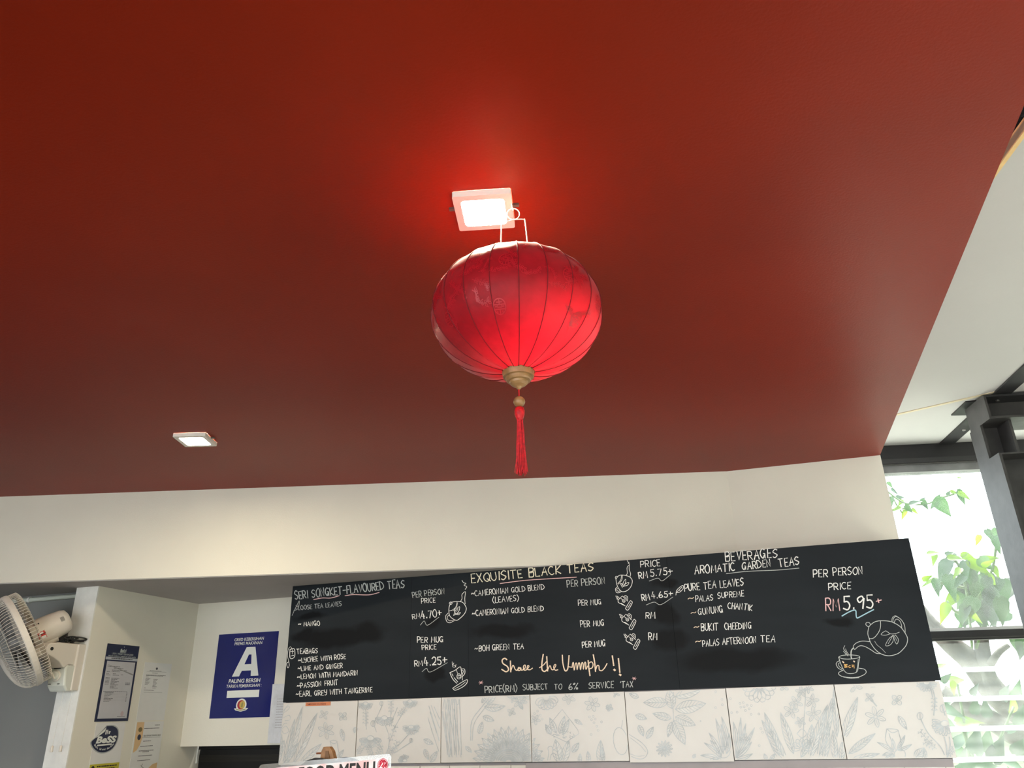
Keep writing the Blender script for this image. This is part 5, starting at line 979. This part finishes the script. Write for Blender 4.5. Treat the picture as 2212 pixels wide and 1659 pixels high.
for j in range(ny + 1):
    for i in range(nx + 1):
        x = -4 + 14 * i / nx; y = 7.6 + 6 * j / ny; vs_.append((x, y, -.25 + 1.75 * (j / ny) ** .8 + .12 * math.sin(3 * x + y) * (j > 0)))
bank.add(vs_, [(j * (nx + 1) + i, j * (nx + 1) + i + 1, (j + 1) * (nx + 1) + i + 1, (j + 1) * (nx + 1) + i) for j in range(ny) for i in range(nx)])
struct(bank.build('ground_bank', GRASS, smooth=True), 'grassy slope rising outside the window')
bpy.data.objects.remove(gb)
def leaf_mesh(name, m, wid=.42, notch=.08, wav=.0):
    vs_ = [(0, 0, 0)]; n = 7; fs = []
    prof = [(-.07, .30), (.03, .82), (.17, 1.0), (.37, .86), (.58, .56), (.78, .27), (.92, .09)]
    L_ = []; R_ = []; C_ = []
    for i, (y, w_) in enumerate(prof):
        z = -.10 * y * y
        C_.append(len(vs_)); vs_.append((0, max(y, 0) if i else .0, z))
        L_.append(len(vs_)); vs_.append((-wid * w_ * .5, y, z + .07 * w_ + wav * math.sin(5 * y)))
        R_.append(len(vs_)); vs_.append((wid * w_ * .5, y, z + .07 * w_ - wav * math.sin(5 * y + 1)))
    t = len(vs_); vs_.append((0, 1, -.12))
    for i in range(n - 1): fs += [(C_[i], L_[i], L_[i + 1], C_[i + 1]), (C_[i], C_[i + 1], R_[i + 1], R_[i])]
    fs += [(C_[-1], L_[-1], t), (C_[-1], t, R_[-1])]
    me = bpy.data.meshes.new(name); me.from_pydata(vs_, [], fs); me.materials.append(m)
    for p in me.polygons: p.use_smooth = True
    return me
LM = dict(g=leaf_mesh('leaf_green', LEAF, .52, wav=.015), y=leaf_mesh('leaf_yellow', LEAFY, .46, wav=.02), d=leaf_mesh('leaf_dark', LEAFD, .58, wav=.015))
CR = V(AX[0], AY[0], _up[0]); CU = -V(AX[1], AY[1], _up[1])
lr = random.Random(21)
def leaf(u, v, y, size, ang, kind, par):
    c = on_y(u, v, y); pm_ = FPX / np.linalg.norm(c - CAM); L = size / pm_
    a = math.radians(ang); t = nrm(CR * math.cos(a) + CU * math.sin(a) + V(lr.uniform(-.3, .3), lr.uniform(-.6, .3), lr.uniform(-.2, .2)))
    n = nrm(nrm(CAM - c) + V(lr.uniform(-.6, .6), lr.uniform(-.3, .3), lr.uniform(-.1, .9))); n = nrm(n - t * (n @ t)); x = np.cross(t, n)
    o = bpy.data.objects.new('leaf', LM[kind]); COL.objects.link(o); o.parent = par
    b = c - t * L * .5 - org(par)
    o.matrix_local = Matrix(((x[0] * L, t[0] * L, n[0] * L, b[0]), (x[1] * L, t[1] * L, n[1] * L, b[1]), (x[2] * L, t[2] * L, n[2] * L, b[2]), (0, 0, 0, 1)))
    return o
cw = lambda x, y: (1880 + x * .2291, 1000 + y * .2291)
def stems(par, lst, y, r=.006):
    for pts in lst: MB().tube(catmull([on_y(*cw(*p), y) for p in pts], 4), r, 6).build('stem', mat('green_stem', (.08, .13, .05)) if 'green_stem' not in MATS else MATS['green_stem'], par, smooth=True)
v2 = root('broad_leaf_shrub', (on_y(2120, 1300, 5.4)[0], 5.4, -.25), 'broad leaved shrub filling the lower half of the window pane', 'shrub')
stems(v2, [[(960, 1750), (930, 1400), (900, 1180), (830, 960), (740, 880)], [(930, 1400), (1060, 1200), (1150, 1000), (1190, 760)], [(900, 1180), (760, 1150), (620, 1120)], [(930, 1450), (800, 1400), (720, 1300)], [(1000, 1750), (1100, 1400), (1150, 1250)]], 5.45, .008)
for x, y, sz, an, k in [(620, 850, 130, 10, 'y'), (600, 920, 110, -110, 'y'), (740, 930, 190, -150, 'g'), (690, 1060, 260, -95, 'g'), (815, 1040, 130, -130, 'y'), (900, 1020, 170, -80, 'g'), (975, 1030, 190, -100, 'g'), (1050, 1000, 210, -50, 'y'), (1100, 960, 200, -30, 'g'), (960, 910, 170, -25, 'y'), (1150, 900, 120, 10, 'y'), (1190, 1040, 120, -60, 'y'), (550, 1130, 140, -150, 'y'), (630, 1185, 150, -100, 'g'), (545, 1080, 100, 30, 'y'), (770, 1190, 220, -80, 'g'), (740, 1320, 190, -120, 'y'), (690, 1430, 190, -115, 'y'), (860, 1280, 210, -95, 'g'), (985, 1130, 220, -40, 'g'), (1080, 1180, 180, -130, 'g'), (1150, 1110, 150, -50, 'y'), (1190, 1190, 180, -110, 'g'), (935, 1390, 220, -110, 'd'), (985, 1450, 150, -60, 'y'), (880, 1440, 180, -100, 'g'), (1100, 1300, 260, -90, 'd'), (1010, 1260, 200, -80, 'd'), (1190, 1330, 240, -85, 'd'), (1060, 1440, 230, -95, 'd'), (1150, 1450, 220, -80, 'd'), (1260, 1250, 240, -90, 'g'), (1240, 1420, 240, -80, 'd'), (1190, 700, 150, -90, 'g'), (1010, 740, 110, -100, 'y'), (1200, 780, 150, -80, 'g'), (1130, 690, 110, -70, 'g'), (980, 1370, 130, 20, 'y'), (820, 900, 130, -10, 'y'), (900, 860, 80, 30, 'y'), (1120, 940, 110, 20, 'y'), (760, 850, 90, 10, 'g'), (830, 1130, 150, -120, 'g'), (900, 1200, 190, -60, 'd')]: leaf(*cw(x, y), 5.4 + lr.uniform(-.25, .25), sz * .2291, an, k, v2)
for k in range(34):
    leaf(*cw(lr.uniform(820, 1290), lr.uniform(1080, 1520)), 5.75 + lr.uniform(-.1, .4), lr.uniform(110, 220) * .2291, lr.uniform(-150, -30), lr.choice('gddyg'), v2)
cw6 = lambda x, y: (1880 + x * .2767, 1200 + y * .2767)
tr = root('leaning_tree', (on_y(*cw6(1250, 1560), 6.0)[0], 6.0, -.25), 'pale mottled leaning tree whose leafy branch crosses the window top', 'tree')
def trunk(name, pts, rs, y): MB().tube(catmull([on_y(*cw6(*p), y) for p in pts], 5), np.interp(np.linspace(0, 1, (len(pts) - 1) * 5 + 1), np.linspace(0, 1, len(rs)), rs), 12).build(name, BARK, tr, smooth=True)
trunk('trunk', [(30, -560), (40, -250), (170, 100), (420, 480), (640, 700), (770, 810), (880, 950), (980, 1080), (1150, 1250), (1500, 1900)], [.03, .035, .04, .05, .065, .07, .075, .08, .09, .11], 6.0)
trunk('branch', [(860, 560), (870, 700), (900, 880), (960, 1040)], [.04, .045, .05, .05], 5.95)
trunk('branch', [(560, 1060), (760, 1190), (950, 1290), (1150, 1420), (1400, 1560)], [.045, .055, .06, .06, .07], 5.8)
trunk('branch', [(1080, 700), (1000, 760), (930, 860)], [.015, .02, .025], 5.9)
stems(tr, [[(-60, 120), (60, 180), (200, 300), (330, 380), (520, 390), (640, 340), (800, 290)], [(200, 300), (250, 400), (300, 470)], [(60, 420), (200, 440), (380, 420)]], 5.85)
for x, y, sz, an, k in [(190, 210, 75, -60, 'g'), (240, 280, 95, -40, 'g'), (290, 325, 80, 10, 'g'), (310, 500, 120, -80, 'y'), (370, 440, 110, -55, 'g'), (425, 460, 70, -70, 'y'), (440, 370, 110, 10, 'g'), (520, 400, 100, -70, 'g'), (590, 405, 80, -120, 'g'), (700, 430, 215, -55, 'g'), (640, 320, 70, 60, 'g'), (870, 345, 170, -45, 'g'), (900, 320, 120, -40, 'y'), (800, 280, 80, -20, 'y'), (235, 440, 100, -150, 'y'), (200, 370, 90, -100, 'g'), (740, 280, 60, 50, 'g'), (280, 380, 90, -130, 'y'), (850, 140, 50, 10, 'y'), (500, 340, 60, 30, 'g')]: leaf(*cw(x, y), 5.8 + lr.uniform(-.15, .15), sz * .2291, an, k, tr)
lv2 = root('low_garden_plant', (on_y(2100, 1560, 5.2)[0], 5.2, -.25), 'leafy garden plant seen through the glass louvres', 'plant')
for p in ([(800, 2100), (760, 1500), (680, 1000)], [(850, 2100), (950, 1600), (1120, 1180)], [(830, 2100), (820, 1700), (700, 1300)]): MB().tube(catmull([on_y(*cw6(*q), 5.25) for q in p], 4), .007, 6).build('stem', MATS['green_stem'], lv2, smooth=True)
for x, y, sz, an, k in [(690, 970, 140, 10, 'y'), (650, 1050, 120, -60, 'y'), (600, 950, 90, 60, 'g'), (1110, 1150, 150, 110, 'y'), (1180, 1240, 150, 60, 'g'), (660, 1230, 170, -20, 'g'), (790, 1300, 170, 0, 'y'), (640, 1330, 130, -30, 'g'), (720, 1420, 170, 40, 'g'), (830, 1430, 190, 70, 'd'), (920, 1440, 200, 100, 'g'), (1000, 1500, 180, 60, 'd'), (1150, 700, 170, -60, 'g'), (1180, 740, 150, -90, 'd'), (900, 1640, 200, 10, 'g'), (1080, 1620, 190, 150, 'g'), (760, 1540, 170, 70, 'd'), (680, 1500, 150, 110, 'g'), (900, 1180, 120, 80, 'd'), (820, 1160, 120, 60, 'g'), (1060, 1060, 130, 90, 'd'), (1150, 1040, 130, 80, 'g'), (560, 860, 110, 30, 'y'), (1160, 1330, 150, 40, 'g'), (760, 1660, 200, 40, 'g'), (1190, 1480, 160, 70, 'd'), (820, 1040, 90, 60, 'd'), (620, 1140, 100, 20, 'g')]: leaf(*cw6(x, y), 5.2 + lr.uniform(-.3, .3), sz * .2767, an, k, lv2)
struct(boxo('ground_sky_block', mat('sky_block_green', (.06, .10, .04), rough=.9, var=.4, vscale=3), 4.6, 6.0, -14, 8.5, -.3, 4.4))  # unseen green block added to hide low sky on the right
# far leaf litter and bushes on the bank: too many and small to count
mb = MB(); br = random.Random(8)
for k in range(5200):
    x = br.uniform(.2, 4.5); y = br.uniform(7.4, 9.6); z = -.2 + (y - 7.4) * .28 + abs(br.gauss(0, .28)); a = br.uniform(0, 6.28); l = br.uniform(.03, .09)
    d1 = nrm(V(math.cos(a), math.sin(a), br.uniform(-.6, 1.0))); d2 = nrm(np.cross(d1, V(br.uniform(-1, 1), br.uniform(-1, 1), br.uniform(-1, 1)))) * l * .3; p = V(x, y, z)
    mb.add([p, p + d1 * l * .5 + d2, p + d1 * l, p + d1 * l * .5 - d2], [(0, 1, 2, 3)])
tag(mb.build('undergrowth_leaves', LEAF), 'fine green undergrowth on the slope outside', 'undergrowth', kind='stuff')
